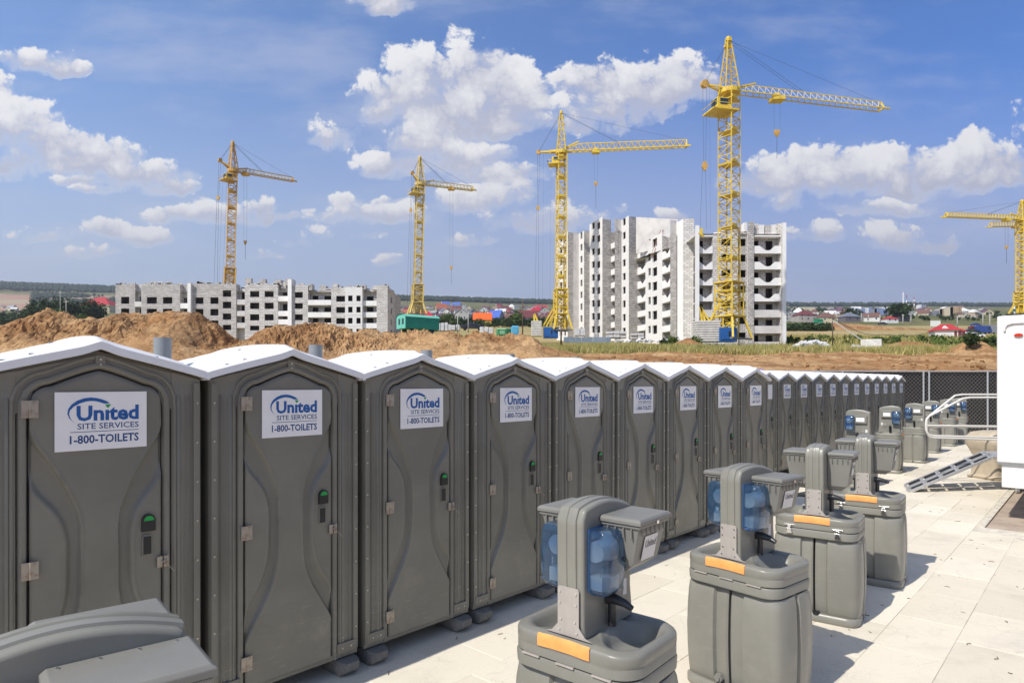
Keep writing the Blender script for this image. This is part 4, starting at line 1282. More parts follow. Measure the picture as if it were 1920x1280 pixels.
def wall_panel(m, p0, p1, z0, z1, ops, mi=0, reveal=.30, win=None, inner=0):
    """wall from p0 to p1 (left to right seen from outside) with rectangular openings (u0,u1,za,zb) in metres"""
    p0 = Vector((p0[0], p0[1], 0)); p1 = Vector((p1[0], p1[1], 0)); L = (p1-p0).length; d = (p1-p0)/L
    n = Vector((d.y, -d.x, 0))
    ops = [(max(.02, a), min(L-.02, b), c, e) for a, b, c, e in ops if b > .05 and a < L - .05]
    us = sorted({0.0, L} | {round(v, 4) for o in ops for v in o[:2]}); zs = sorted({z0, z1} | {round(v, 4) for o in ops for v in o[2:]})
    def q(u, z, dep=0): return tuple(p0 + d*u - n*dep + Vector((0, 0, z)))
    for i in range(len(us)-1):
        for j in range(len(zs)-1):
            uc, zc = (us[i]+us[i+1])/2, (zs[j]+zs[j+1])/2
            if any(a < uc < b and c < zc < e for a, b, c, e in ops): continue
            m.add([q(us[i], zs[j]), q(us[i+1], zs[j]), q(us[i+1], zs[j+1]), q(us[i], zs[j+1])], [(0,1,2,3)], mi)
    for a, b, c, e in ops:
        f = win if win is not None else m
        for (ua, za, ub, zb) in ((a,c,b,c), (b,c,b,e), (b,e,a,e), (a,e,a,c)):
            f.add([q(ua, za), q(ub, zb), q(ub, zb, reveal), q(ua, za, reveal)], [(0,1,2,3)], mi)
def window_part(p0, p1, u0, u1, za, zb, par, mat):
    """the frame of blocks round one opening and the dark room behind, as its own part"""
    p0 = Vector((p0[0], p0[1], 0)); p1 = Vector((p1[0], p1[1], 0)); d = (p1-p0).normalized(); n = Vector((d.y, -d.x, 0))
    def q(u, z, dep): return tuple(p0 + d*u - n*dep + Vector((0, 0, z)))
    m = MB(); r = .32
    for (a, c, b, e) in ((u0,za,u1,za), (u1,za,u1,zb), (u1,zb,u0,zb), (u0,zb,u0,za)):
        m.add([q(a, c, 0), q(b, e, 0), q(b, e, r), q(a, c, r)], [(0,1,2,3)], 0)
    # room: five inner faces
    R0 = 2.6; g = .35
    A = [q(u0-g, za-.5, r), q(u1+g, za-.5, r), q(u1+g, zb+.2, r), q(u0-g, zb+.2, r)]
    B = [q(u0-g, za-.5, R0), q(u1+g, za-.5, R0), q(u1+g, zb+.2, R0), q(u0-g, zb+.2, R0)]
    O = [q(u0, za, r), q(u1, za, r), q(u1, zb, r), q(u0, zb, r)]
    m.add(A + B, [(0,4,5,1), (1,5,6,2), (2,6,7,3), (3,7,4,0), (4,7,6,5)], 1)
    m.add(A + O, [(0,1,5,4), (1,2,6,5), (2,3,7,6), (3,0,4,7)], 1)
    s = MB()
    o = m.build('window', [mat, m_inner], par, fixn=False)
    return o

def tower_block():
    """nine storey block, plan as a zigzag read from the photograph"""
    T = thing('tower_block', 'tall unfinished white and grey apartment block with zigzag facade and V shaped balcony parapets', 'apartment block', (0, 0, 0))
    def X(px, Y): return (px - 960) / F * Y
    cr = lambda x: 980 + x / 3.692
    ycr = lambda y: 380 + y / 3.692
    # points: crop column, kind of the segment that follows, windows
    # storey height 3.3 m, walked from the near corner to the left
    segs = [ # (crop x0, crop x1, kind, mat, top crop y, windows (list of (c0,c1)), window mode)
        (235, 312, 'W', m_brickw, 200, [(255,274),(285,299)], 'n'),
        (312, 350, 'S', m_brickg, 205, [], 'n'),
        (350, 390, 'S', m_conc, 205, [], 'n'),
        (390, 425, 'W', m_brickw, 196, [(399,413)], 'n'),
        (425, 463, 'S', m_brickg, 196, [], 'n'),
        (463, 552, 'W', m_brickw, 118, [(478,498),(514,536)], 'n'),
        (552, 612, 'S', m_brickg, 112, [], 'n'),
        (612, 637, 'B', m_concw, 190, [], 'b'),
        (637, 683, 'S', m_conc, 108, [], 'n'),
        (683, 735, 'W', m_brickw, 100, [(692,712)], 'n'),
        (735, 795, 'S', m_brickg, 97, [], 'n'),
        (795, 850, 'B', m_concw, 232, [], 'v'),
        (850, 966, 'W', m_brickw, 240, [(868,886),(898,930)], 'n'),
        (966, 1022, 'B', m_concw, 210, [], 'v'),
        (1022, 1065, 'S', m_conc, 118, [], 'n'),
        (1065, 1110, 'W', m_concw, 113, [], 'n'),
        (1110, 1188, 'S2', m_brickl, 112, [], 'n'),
    ]
    # depths: anchored so the storey height in the picture comes out right
    anch_c = [235, 330, 480, 700, 910, 1110]; anch_Y = [181, 177, 164, 155, 148, 140]
    # build the points with slopes then shift to follow the anchors
    pts = []; Y = 181.0; x_prev = cr(235)
    raw = [(235, 181.0)]
    for (a, b, k, *_r) in segs:
        dX = X(cr(b), Y) - X(cr(a), Y)
        sl = {'W': -2.3, 'B': -1.9, 'S': .95, 'S2': .5}[k]
        Y = Y + sl * dX
        for _ in range(3):                      # refine so that the far end sits on its column
            dX = X(cr(b), Y) - X(cr(a), raw[-1][1]); Y = raw[-1][1] + sl * dX
        raw.append((b, Y))
    tot = raw[-2][1]
    corr = lambda c: (np.interp(c, anch_c, anch_Y) - np.interp(c, [r[0] for r in raw], [r[1] for r in raw]))
    c0, c1 = corr(235), corr(1110)
    pl = [(c, y + c0 + (c1-c0)*(c-235)/(1110-235)) for c, y in raw]
    wp = [(X(cr(c), y), y) for c, y in pl]
    zb = min(gz(*wp[0]), gz(*wp[-1])) - 2
    FH = 3.3
    shell = {}
    cur = {'k': 0}
    def mb(mat): return shell.setdefault((mat.name, cur['k']), (MB(), mat))[0]
    zground = gz(*wp[-2]) + .2
    floor0 = {}
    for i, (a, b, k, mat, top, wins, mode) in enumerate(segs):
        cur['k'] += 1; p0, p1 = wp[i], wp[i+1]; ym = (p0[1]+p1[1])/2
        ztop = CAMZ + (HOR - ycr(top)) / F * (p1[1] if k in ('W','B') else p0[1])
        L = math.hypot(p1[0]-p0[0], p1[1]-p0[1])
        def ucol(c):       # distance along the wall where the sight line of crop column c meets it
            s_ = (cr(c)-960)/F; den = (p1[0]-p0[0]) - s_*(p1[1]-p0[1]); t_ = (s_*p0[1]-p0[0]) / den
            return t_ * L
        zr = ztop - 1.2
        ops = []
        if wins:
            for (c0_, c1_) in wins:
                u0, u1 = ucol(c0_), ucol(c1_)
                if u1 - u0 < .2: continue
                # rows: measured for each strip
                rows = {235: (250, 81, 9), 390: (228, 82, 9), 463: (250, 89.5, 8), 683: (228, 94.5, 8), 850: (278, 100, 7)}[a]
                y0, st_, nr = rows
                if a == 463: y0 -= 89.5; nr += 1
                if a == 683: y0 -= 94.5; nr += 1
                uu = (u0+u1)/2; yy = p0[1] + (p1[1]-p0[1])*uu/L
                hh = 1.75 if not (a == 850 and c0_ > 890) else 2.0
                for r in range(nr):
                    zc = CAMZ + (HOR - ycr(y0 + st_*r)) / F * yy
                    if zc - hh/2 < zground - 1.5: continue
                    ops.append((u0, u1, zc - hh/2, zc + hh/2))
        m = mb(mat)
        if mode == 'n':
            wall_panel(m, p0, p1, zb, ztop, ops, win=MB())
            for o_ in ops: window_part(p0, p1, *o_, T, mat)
        else:
            # balcony recess: slabs and a parapet each storey, dark back wall
            d = Vector((p1[0]-p0[0], p1[1]-p0[1], 0)).normalized(); n = Vector((d.y, -d.x, 0))
            q = lambda u, z, dep: tuple(Vector((p0[0], p0[1], 0)) + d*u - n*dep + Vector((0,0,z)))
            mm = mb(m_brickg)
            mm.add([q(0, zb, 1.5), q(L, zb, 1.5), q(L, ztop, 1.5), q(0, ztop, 1.5)], [(0,1,2,3)])
            for u in (0, L): mm.add([q(u, zb, 0), q(u, zb, 1.5), q(u, ztop, 1.5), q(u, ztop, 0)], [(0,1,2,3)])
            y0, st_, nr = {612: (262, 92, 8), 795: (331, 100, 7), 966: (318, 103, 7)}[a]
            yy = p1[1]
            for r in range(nr):
                zt = CAMZ + (HOR - ycr(y0 + st_*r)) / F * yy     # top of the parapet
                s = MB(); hpar = 1.25
                V = mode == 'v' and r < 4
                if V: prof = [(0, zt), (L*.32, zt), (L*.52, zt-.75), (L*.68, zt-.75), (L*.95, zt), (L, zt)]
                else: prof = [(0, zt-.35), (L, zt-.35)]
                pts_ = prof + [(L, zt-hpar-.35), (0, zt-hpar-.35)]
                k_ = len(pts_)
                s.add([q(u, z, 0) for u, z in pts_] + [q(u, z, .15) for u, z in pts_], [tuple(range(k_)), tuple(reversed(range(k_, 2*k_)))] + [(j, (j+1)%k_, k_+(j+1)%k_, k_+j) for j in range(k_)])
                s.build('balcony_parapet', m_concw, T)
                fl = MB(); z = zt - hpar - .35
                fl.add([q(0, z, -.02), q(L, z, -.02), q(L, z, 1.5), q(0, z, 1.5), q(0, z-.22, -.02), q(L, z-.22, -.02), q(L, z-.22, 1.5), q(0, z-.22, 1.5)], [(0,1,2,3),(7,6,5,4),(0,4,5,1)])
                fl.build('floor_slab', m_conc, T)
    # ---- right hand wing, nearly square on to the camera
    Y1 = 131.0
    XR = lambda c: X(cr(c), Y1)
    ZR = lambda y: CAMZ + (HOR - ycr(y)) / F * Y1
    ya = Y1
    def quad_wall(c0, c1, ytop, mat, wins=[], y0=None, dy=0.0, bottom=None):
        cur['k'] += 1; p0 = (XR(c0), Y1 + dy); p1 = (XR(c1), Y1 + dy)
        ops = []
        for (a_, b_, rows_) in wins:
            for (ra, rb) in rows_: ops.append((XR(a_)-p0[0], XR(b_)-p0[0], ZR(rb), ZR(ra)))
        wall_panel(mb(mat), p0, p1, zb, ZR(ytop), ops, win=MB())
        for o_ in ops: window_part(p0, p1, *o_, T, mat)
    rows = [(248+108*i + (0 if i else 0), 298+108*i) for i in range(7)]
    def side(c, dy0, dy1, ytop, mat):
        cur['k'] += 1; m = mb(mat); x = XR(c)
        m.add([(x, Y1+dy0, zb), (x, Y1+dy1, zb), (x, Y1+dy1, ZR(ytop)), (x, Y1+dy0, ZR(ytop))], [(0,1,2,3)])
    quad_wall(1186, 1213, 165, m_concw, dy=-1.0); side(1213, -1.0, 2, 165, m_concw)
    cur['k'] += 1; wing_white = mb(m_concw)
    # left face of the white pillar back to the big brick face
    wing_white.add([(XR(1186), Y1-1.0, zb), (wp[-1][0], wp[-1][1], zb), (wp[-1][0], wp[-1][1], ZR(165)), (XR(1186), Y1-1.0, ZR(165))], [(0,1,2,3)])
    quad_wall(1315, 1372, 222, m_brickl, dy=0.0)
    quad_wall(1372, 1492, 170, m_brickl, wins=[(1376, 1440, rows)], dy=.0)
    quad_wall(1492, 1557, 196, m_brickg, wins=[(1496, 1550, rows)], dy=.4)
    quad_wall(1557, 1597, 135, m_brickg, dy=-.3)
    side(1557, -.3, .4, 196, m_brickl); side(1492, 0, .4, 170, m_brickl)
    quad_wall(1786, 1812, 145, m_concw, dy=-.9); side(1812, -.9, 13, 145, m_brickl); side(1786, -.9, 2, 145, m_brickl); side(1597, -.3, 2, 135, m_brickg); side(1315, 0, 2, 222, m_brickg)
    for (c0, c1, doors, vlim) in ((1213, 1315, [(1218, 1248)], 4), (1597, 1786, [(1598, 1632), (1681, 1731)], 4)):
        cur['k'] += 1; x0, x1 = XR(c0), XR(c1); dep = 1.6; p0 = (x0, Y1+dep); p1 = (x1, Y1+dep)
        ops = []
        for i in range(7):
            yb = 320 + 110.5*i                    # bottom of the opening band = top of the parapet
            for (a_, b_) in doors: ops.append((XR(a_)*(Y1+dep)/Y1-x0, XR(b_)*(Y1+dep)/Y1-x0, ZR(yb+6), ZR(yb-68)))
        wall_panel(mb(m_brickg), p0, p1, zb, ZR(215), ops, win=MB())  # darker block puts the balcony's recess shade into the wall colour
        for o_ in ops: window_part(p0, p1, *o_, T, m_brickg)
        for i in range(8):
            yt = 215 + 110.5*i
            fl = MB(); fl.box(x0, x1, Y1-.05, Y1+dep, ZR(yt+20)+.0, ZR(yt+20)+.28); fl.build('floor_slab', m_concw, T)
            if i == 0: continue
            zt = ZR(yt - 26); h = 1.55; w = x1 - x0
            if i <= vlim:
                f = [(0, 0), (.22, 0), (.42, -.85), (.52, -.95), (.62, -.85), (.78, 0), (1, 0)] if w > 4 else [(0, 0), (.12, 0), (.5, -.95), (.88, 0), (1, 0)]
            else: f = [(0, 0), (1, 0)]
            pts_ = [(x0 + u*w, zt + z) for u, z in f] + [(x1, zt - h), (x0, zt - h)]
            s = MB(); s.prism(pts_, Y1 - .12, Y1 + .06); s.build('balcony_parapet', m_conc if i > 4 else m_concw, T)
    # parapet stubs on the wing roof
    for (a_, b_, yt, yb) in ((1335, 1372, 200, 225), (1495, 1532, 196, 200), (1600, 1640, 142, 215), (1640, 1678, 150, 215), (1685, 1725, 152, 215), (1725, 1760, 148, 215), (1762, 1786, 143, 215), (1536, 1557, 135, 196)):
        s = MB(); s.box(XR(a_), XR(b_), Y1+random.uniform(.1,.6), Y1+random.uniform(1.4,2.4), ZR(yb), ZR(yt)); s.build('parapet_stub', m_brickw if random.random() < .6 else m_brickl, T)
    # rear shell and roof so that nothing looks hollow
    cur['k'] += 1; back = mb(m_conc)
    xr = XR(1812)
    hull = [(xr, Y1+13), (wp[0][0]+6, 190), (wp[0][0], wp[0][1])]
    zt = ZR(190)
    for (p, q_) in zip(hull[:-1], hull[1:]): back.add([(p[0], p[1], zb), (q_[0], q_[1], zb), (q_[0], q_[1], zt+2), (p[0], p[1], zt+2)], [(0,1,2,3)])
    # stepped roof decks
    zr1 = CAMZ + (HOR - ycr(212)) / F * 176
    back.add([(wp[0][0], wp[0][1]+.0, zr1-3), (wp[5][0], wp[5][1]+2.5, zr1-3), (wp[5][0]+6, 186, zr1-3), (wp[0][0]+6, 190, zr1-3)], [(0,1,2,3)])
    # the recessed attic wall behind the V balconies
    za = CAMZ + (HOR - ycr(104)) / F * 152
    xa, xb = X(cr(790), 156), X(cr(1070), 147)
    zr_ = CAMZ + (HOR - ycr(116)) / F * 146.5; zl_ = CAMZ + (HOR - ycr(99)) / F * 157
    back.add([(xa, 157, zl_-9), (xb, 146.5, zl_-9), (xb, 146.5, zr_), (xa, 157, zl_)], [(0,1,2,3)]); za = zr_
    cur['k'] += 1; dk = mb(m_conc)
    dk.add([(wp[11][0], wp[11][1]+1.6, za-7), (wp[14][0], wp[14][1]+1.6, za-7), (xb, 147, za-7), (xa, 157.5, za-7)], [(0,1,2,3)])
    dk.add([(XR(1213), Y1+.1, ZR(214)), (XR(1812), Y1+.1, ZR(214)), (XR(1812), Y1+13, ZR(214)), (XR(1213), Y1+13, ZR(214))], [(0,1,2,3)])
    names = {m_brickw.name: 'white_block_wall', m_brickg.name: 'grey_block_wall', m_brickl.name: 'pale_block_wall', m_conc.name: 'concrete_wall', m_concw.name: 'white_pillar'}
    for (nm, _k), (m, mat) in shell.items(): m.build(names[nm], mat, T, fixn=False)
    lad = MB(); x, y = X(cr(880), 150), 150.5
    for dx in (0, .5): lad.bar((x+dx, y-1, za-8.0), (x+dx+2.6, y-.6, za-1.5), .09)
    lad.build('ladder', material('rust_orange', (.35,.14,.05), rough=.7), T)
tower_block()

def low_block():
    T = thing('low_block', 'long low unfinished apartment block of grey blocks with ragged roofline', 'apartment block', (0, 0, 0))
    Yb = 170.0
    cx = lambda x: x / 2.526
    cy = lambda y: 480 + y / 2.526
    X = lambda x, Y=Yb: (cx(x) - 960) / F * Y
    Z = lambda y, Y=Yb: CAMZ + (HOR - cy(y)) / F * Y
    zb = gz(X(1200), Yb) - 6
    # sections: x0,x1, dy, top y, rows [(top,bottom)], windows [(x0,x1)], material
    R0 = [(195,226),(250,281),(304,335)]; Rl = [(143,166)] + R0
    Rb = [(163,194),(217,248),(272,302),(326,350)]; Rc = [(166,195),(221,251),(276,305),(330,352)]; Rd = [(189,216),(242,269),(294,321),(346,370)]
    S = [(547,640,0,131,[(193,226),(248,281),(302,335)],[(573,612)],m_brickm),
         (640,672,1.2,131,[(190,218),(246,275),(300,330)],[(648,670)],m_conc),
         (672,855,-.3,133,R0,[(698,746),(774,819)],m_brickm),
         (672+183,895,1.2,133,R0,[(858,893)],m_brickm),
         (895,910,-.8,131,[],[],m_concw),
         (910,1042,.2,130,Rl[1:],[(923,962),(994,1033)],m_brickm),
         (1042,1122,-.4,133,Rb,[(1058,1098)],m_brickm),
         (1122,1162,1.4,150,[(166,208),(221,262),(275,318)],[(1133,1160)],m_conc),
         (1162,1318,-.3,135,Rc,[(1186,1230),(1255,1298)],m_brickl),
         (1318,1368,1.3,150,[(168,192),(223,262),(277,302),(330,350)],[(1330,1368)],m_brickm),
         (1368,1386,-.9,112,[],[],m_concw),
         (1386,1460,-.2,140,[(171,198),(223,250),(276,304),(330,352)],[(1397,1435)],m_brickl),
         (1460,1570,1.5,160,[(184,210),(240,268),(292,318),(345,368)],[(1472,1500),(1528,1562)],m_brickm),
         (1570,1640,-.2,150,Rd,[(1593,1635)],m_brickl),
         (1640,1720,-1.0,150,Rd,[(1653,1674),(1692,1712)],m_brickw),
         (1720,1786,1.2,155,[(188,214),(240,268),(292,320),(345,368)],[(1732,1764)],m_brickm),
         (1786,1838,-.6,140,[],[],m_brickl)]
    shell = {}
    cur = {'k': 0}
    def mb(mat): return shell.setdefault((mat.name, cur['k']), (MB(), mat))[0]
    prev = None
    for (a, b, dy, top, rows, wins, mat) in S:
        cur['k'] += 1; y = Yb + dy; p0 = (X(a), y); p1 = (X(b), y)
        ops = [(X(c0)-p0[0], X(c1)-p0[0], Z(r1), Z(r0)) for (c0, c1) in wins for (r0, r1) in rows]
        wall_panel(mb(mat), p0, p1, zb, Z(top), ops, win=MB())
        for o_ in ops: window_part(p0, p1, *o_, T, mat)
        m = mb(mat)
        for x in (p0[0], p1[0]): m.add([(x, y, zb), (x, y+2.5, zb), (x, y+2.5, Z(top)), (x, y, Z(top))], [(0,1,2,3)])
        if dy > 1:          # balcony parapets across the recessed bays
            for (r0, r1) in rows:
                s = MB(); s.box(p0[0], p1[0], Yb-.25, Yb-.05, Z(r1+22), Z(r1-2)); s.build('balcony_parapet', m_concw if mat is not m_conc else m_conc, T)
                s = MB(); s.box(p0[0], p1[0], Yb-.05, Yb+dy, Z(r1+24), Z(r1+20)); s.build('floor_slab', m_conc, T)
    # floor band lines
    m = MB()
    for (a, b, dy, ys) in ((672, 855, -.3, (236, 290, 182)), (910, 1042, .2, (178, 238, 290)), (1042, 1122, -.4, (205, 258, 312)), (1162, 1318, -.3, (208, 262, 316)), (1570, 1720, -1.0, (228, 280, 332))):
        for y in ys: m.box(X(a), X(b), Yb+dy-.03, Yb+dy+.02, Z(y+2.5), Z(y))
    m.build('floor_band', m_conc, T)
    # broken top storey: stubs
    for (a, b, yt, yb_, dy) in ((1162,1190,104,135,0), (1232,1256,108,135,.2), (1300,1330,112,135,0), (1330,1350,122,150,.4), (1350,1382,108,135,0), (1405,1425,131,141,.3), (1460,1478,132,160,0), (1505,1535,135,160,1.5), (1575,1598,132,150,0), (1650,1668,142,150,-.5), (1690,1712,140,150,-.5), (1712,1732,136,155,0), (1760,1784,140,155,.5), (548,575,131,134,0), (700,740,133,137,0), (985,1036,127,131,2)):
        s = MB(); s.box(X(a), X(b), Yb+dy, Yb+dy+random.uniform(1.0, 3.0), Z(yb_)-.1, Z(yt)); s.build('wall_stub', random.choice([m_brickm, m_brickl, m_brickl]), T)
    # jagged blocks left on wall heads
    m = MB()
    for k in range(90):
        x = random.uniform(547, 1830)
        for (a, b, dy, top, *_r) in S:
            if a <= x < b: break
        m.box(X(x), X(x)+random.uniform(.4,1.3), Yb+dy+.05, Yb+dy+.4, Z(top)-.05, Z(top)+random.choice([.25,.3,.6,.3]))
    o = m.build('loose_blocks', m_brickl, T); o['kind'] = 'stuff'
    # gable end on the right, set back step
    x1 = X(1838); e = (X(1868, 176), 176.0); e2 = (X(1868, 182), 186)
    wall_panel(mb(m_brickl), (x1, Yb-.6), e, zb, Z(150), [(3, 4.3, Z(r1), Z(r0)) for r0, r1 in Rd], win=MB())
    L = math.hypot(e[0]-x1, e[1]-Yb+.6)
    for r0, r1 in Rd: window_part((x1, Yb-.6), e, 3, 4.3, Z(r1), Z(r0), T, m_brickl)
    bk = mb(m_brickm)
    bk.add([(e[0], e[1], zb), (e[0], 186, zb), (e[0], 186, Z(160)), (e[0], e[1], Z(160))], [(0,1,2,3)])
    bk.add([(X(547), Yb, zb), (X(547), 186, zb), (X(547), 186, Z(133)), (X(547), Yb, Z(133))], [(3,2,1,0)])
    bk.add([(X(547), 186, zb), (e[0], 186, zb), (e[0], 186, Z(160)), (X(547), 186, Z(150))], [(0,1,2,3)])
    dk = mb(m_conc); dk.add([(X(547), Yb+.2, Z(168)), (e[0], Yb+.2, Z(168)), (e[0], 186, Z(168)), (X(547), 186, Z(168))], [(0,1,2,3)])
    names = {m_brickw.name: 'white_block_wall', m_brickm.name: 'grey_block_wall', m_brickl.name: 'pale_block_wall', m_conc.name: 'concrete_wall', m_concw.name: 'white_pillar'}
    for (nm, _k), (m, mat) in shell.items(): m.build(names[nm], mat, T, fixn=False)
low_block()
# ================================================================ tower cranes
def paint(name, col, rust=.5): return material(name, col, rough=.5, spec=.4, dirt=(.28,.10,.03), dscale=.9, damt=rust)
m_yel = paint('crane_yellow', (.74,.53,.06)); m_yel2 = paint('crane_pale_yellow', (.66,.50,.16), .35); m_org = paint('crane_orange', (.60,.36,.09), .55)
m_silver = material('jib_silver', (.56,.53,.46), rough=.5, var=.1); m_cable = material('steel_rope', (.10,.11,.13), rough=.5, metal=.3)
m_bluebox = material('blue_paint', (.012,.10,.34), rough=.45, var=.15, vscale=2, dirt=(.05,.05,.05), dscale=2, damt=.5)
m_ballast = material('ballast_concrete', (.66,.63,.58), rough=.9, var=.12, vscale=1.2, dirt=(.35,.31,.26), dscale=2, damt=.5)
m_glass = material('cab_glass', (.03,.05,.06), rough=.1)
def lattice(m, p0, p1, a, b, wa, wb, wa2, wb2, n, t, tb, sides=(0,1,2,3), mi=0):
    """four chords from p0 to p1, section wa x wb tapering to wa2 x wb2, zigzag bracing on each side"""
    p0 = Vector(p0); p1 = Vector(p1); a = Vector(a); b = Vector(b)
    def corner(u, k):
        A = wa + (wa2-wa)*u; B = wb + (wb2-wb)*u
        s = ((-1,-1),(1,-1),(1,1),(-1,1))[k]
        return p0 + (p1-p0)*u + a*(s[0]*A/2) + b*(s[1]*B/2)
    for k in range(4): m.bar(corner(0, k), corner(1, k), t, mi=mi)
    for k in sides:
        k2 = (k+1) % 4
        for i in range(n):
            u0, u1 = i/n, (i+1)/n
            m.bar(corner(u0, k if i % 2 else k2), corner(u1, k2 if i % 2 else k), tb, cap=False, mi=mi)
            m.bar(corner(u1, k), corner(u1, k2), tb, cap=False, mi=mi)
def crane(label, px, base_py, piv_py, apex_py, tip_px, tip_py, Y, Ytip, mpx, rear_px, rear_py, trol_px, hook_py, mat, matjib, cabmat, lean=0.0,
          rot=30, nsec=22, base=True, ropes_to=None, block_py=None, hookline=20, gantry=True, jibh=20, platforms=6, t=.16):
    X = lambda p, y=Y: (p-960)/F*y
    Z = lambda p, y=Y: CAMZ + (HOR-p)/F*y
    B = Vector((X(px), Y, Z(base_py))); T = thing('tower_crane', label, 'crane', B)
    S = Y / F                                           # metres per photo pixel at the crane
    zp = Z(piv_py) - B.z; za = Z(apex_py) - B.z; w = mpx * S / 1.22
    tip = Vector((X(tip_px, Ytip), Ytip, Z(tip_py, Ytip))) - B
    piv = Vector((lean*S, 0, zp))
    jd = Vector((tip.x - piv.x, tip.y, 0)); jd_l = jd.length; jd.normalize(); side = Vector((-jd.y, jd.x, 0))
    ca, sa = math.cos(R(rot)), math.sin(R(rot)); ax = Vector((ca, sa, 0)); ay = Vector((-sa, ca, 0))
    zl = 0.0
    m = MB()
    zm0 = (zp*.11) if gantry else 0
    m0 = Vector((lean*S*zm0/zp, 0, zm0))
    lattice(m, m0, piv, ax, ay, w, w, w, w, nsec, t, t*.6)
    m.build('mast', mat, T)
    for k in range(platforms):
        u = (k + .7) / platforms; c = m0 + (piv - m0)*u; q = MB()
        M = Matrix.Translation(c) @ Matrix.Rotation(R(rot), 4, 'Z')
        q.box(-w*.52, w*.52, -w*.52, w*.52, -.06, .04, 0, M); q.box(-w*.5, w*.1, -w*.58, -w*.52, .04, .5, 0, M)
        q.build('platform', mat, T)
    if gantry:
        g = MB(); gw = w * 1.32; z1 = zp*.10; z2 = zp*.235
        lattice(g, (0, 0, z1), (lean*S*z2/zp, 0, z2), ax, ay, gw, gw, gw, gw, 4, t*1.3, t*.8)
        M = Matrix.Translation((0,0,z1)) @ Matrix.Rotation(R(rot), 4, 'Z')
        g.box(-gw*.6, gw*.6, -gw*.6, gw*.6, -.12, .12, 0, M)
        M2 = Matrix.Translation((lean*S*z2/zp,0,z2)) @ Matrix.Rotation(R(rot), 4, 'Z')
        g.box(-gw*.56, gw*.56, -gw*.56, gw*.56, -.1, .1, 0, M2)
        g.build('climbing_frame', mat, T)
        l = MB()
        fw = gw * 1.55
        for sx in (-1, 1):
            for sy in (-1, 1):
                top = ax*sx*gw*.5 + ay*sy*gw*.5 + Vector((0,0,z1)); ft = ax*sx*fw*.55 + ay*sy*fw*.5 + Vector((0, 0, .5))
                l.bar(top, ft, t*1.9)
            l.bar(ax*sx*gw*.5 + Vector((0,0,z1)), ax*sx*fw*.4 + Vector((0,0,.6)), t*1.2)
        lattice(l, (0,0,.6), (0,0,z1), ax, ay, w*.8, w*.8, w*.9, w*.9, 3, t*1.4, t)
        l.build('base_leg', mat, T)
        f = MB(); M = Matrix.Rotation(R(rot), 4, 'Z'); f.box(-fw*.56, fw*.56, -fw*.5, -fw*.4, .25, .55, 0, M); f.box(-fw*.56, fw*.56, fw*.4, fw*.5, .25, .55, 0, M); f.build('base_frame', m_skid, T)
    # head
    h = MB(); apx = Vector((piv.x - w*.05, 0, za))
    lattice(h, piv, apx, jd, side, w*1.05, w*.9, w*.22, w*.22, 7, t*.95, t*.5)
    h.bar(apx - side*w*.25, apx + side*w*.25, w*.22)
    h.ico(tuple(apx + Vector((0,0,.2))), w*.22, 1)
    h.bar(apx - Vector((0,0,(za-zp)*.12)) - jd*w*.3, apx - Vector((0,0,(za-zp)*.12)) + jd*w*.3, w*.15)
    h.bar(apx - Vector((0,0,(za-zp)*.3)), apx - Vector((0,0,(za-zp)*.3)) + jd*w*.5, t*.9)
    h.build('tower_head', mat, T)
    k = MB(); k.tube([piv + Vector((0,0,-.5)), piv + Vector((0,0,.25))], w*.72, 14); k.build('slewing_ring', mat, T)
    # jib
    j = MB(); jh = jibh * S; jw = w*.62
    j0 = piv + jd*w*.5; j1 = Vector((tip.x, tip.y, tip.z)); up = Vector((0,0,1))
    n = max(14, int(jd_l / (jh*.85)))
    # triangular truss: two lower chords, one upper
    def jp(u, kk):
        c = j0 + (j1 - j0)*u; hh = jh * (1.0 if u > .12 else .45 + 4.6*u)
        hh *= 1 - .12*u
        return c + side*(-jw/2) if kk == 0 else (c + side*(jw/2) if kk == 1 else c + up*hh)
    for kk in (0, 1): j.bar(jp(0, kk), jp(1, kk), t*1.05, mi=0)
    for i in range(n):
        u0, u1 = i/n, (i+1)/n
        j.bar(jp(u0, 2), jp(u1, 2), t*.9)
    j.build('jib_chord', mat, T)
    j = MB()
    for i in range(n):
        u0, u1 = i/n, (i+1)/n; um = (u0+u1)/2
        for kk in (0, 1):
            j.bar(jp(u0, kk), jp(um, 2), t*.5, cap=False); j.bar(jp(um, 2), jp(u1, kk), t*.5, cap=False)
        j.bar(jp(u0, 0), jp(u1, 1), t*.45, cap=False)
    j.build('jib_lacing', matjib, T)
    e = MB(); e.bar(jp(1, 0) - jd*.4, jp(1, 0) + jd*w*.45, t*1.6); e.bar(jp(1,0), jp(1,1), t*1.5); e.bar(jp(1, 0), jp(1, 2), t*1.2); e.bar(jp(1, 1), jp(1, 2), t*1.2); e.build('jib_tip', mat, T)
    q = MB(); q.bar(piv + up*jh*.5 + jd*w*.4, piv + jd*w*2.0 + up*jh*1.25, t*1.5)
    q.build('jib_strut', mat, T)
    # rear arm with pulley
    rr = Vector((X(rear_px), Y, Z(rear_py))) - B
    rr.y = -jd.y * abs(rr.x)
    a = MB(); 
    for sg in (-1, 1): a.bar(piv + side*sg*w*.4, rr, t*1.6)
    for i in range(1, 5):
        u = i/5; a.bar(piv + side*w*.4*(1-u) + (rr-piv)*u, piv - side*w*.4*(1-u) + (rr-piv)*u, t*.8)
    a.bar(piv + up*.6, piv + (rr-piv)*.5 + up*.4, t)
    a.build('rear_arm', mat, T)
    pu = MB(); pu.tube([rr - side*.35, rr + side*.35], w*.26, 12); pu.build('pulley', m_org, T)
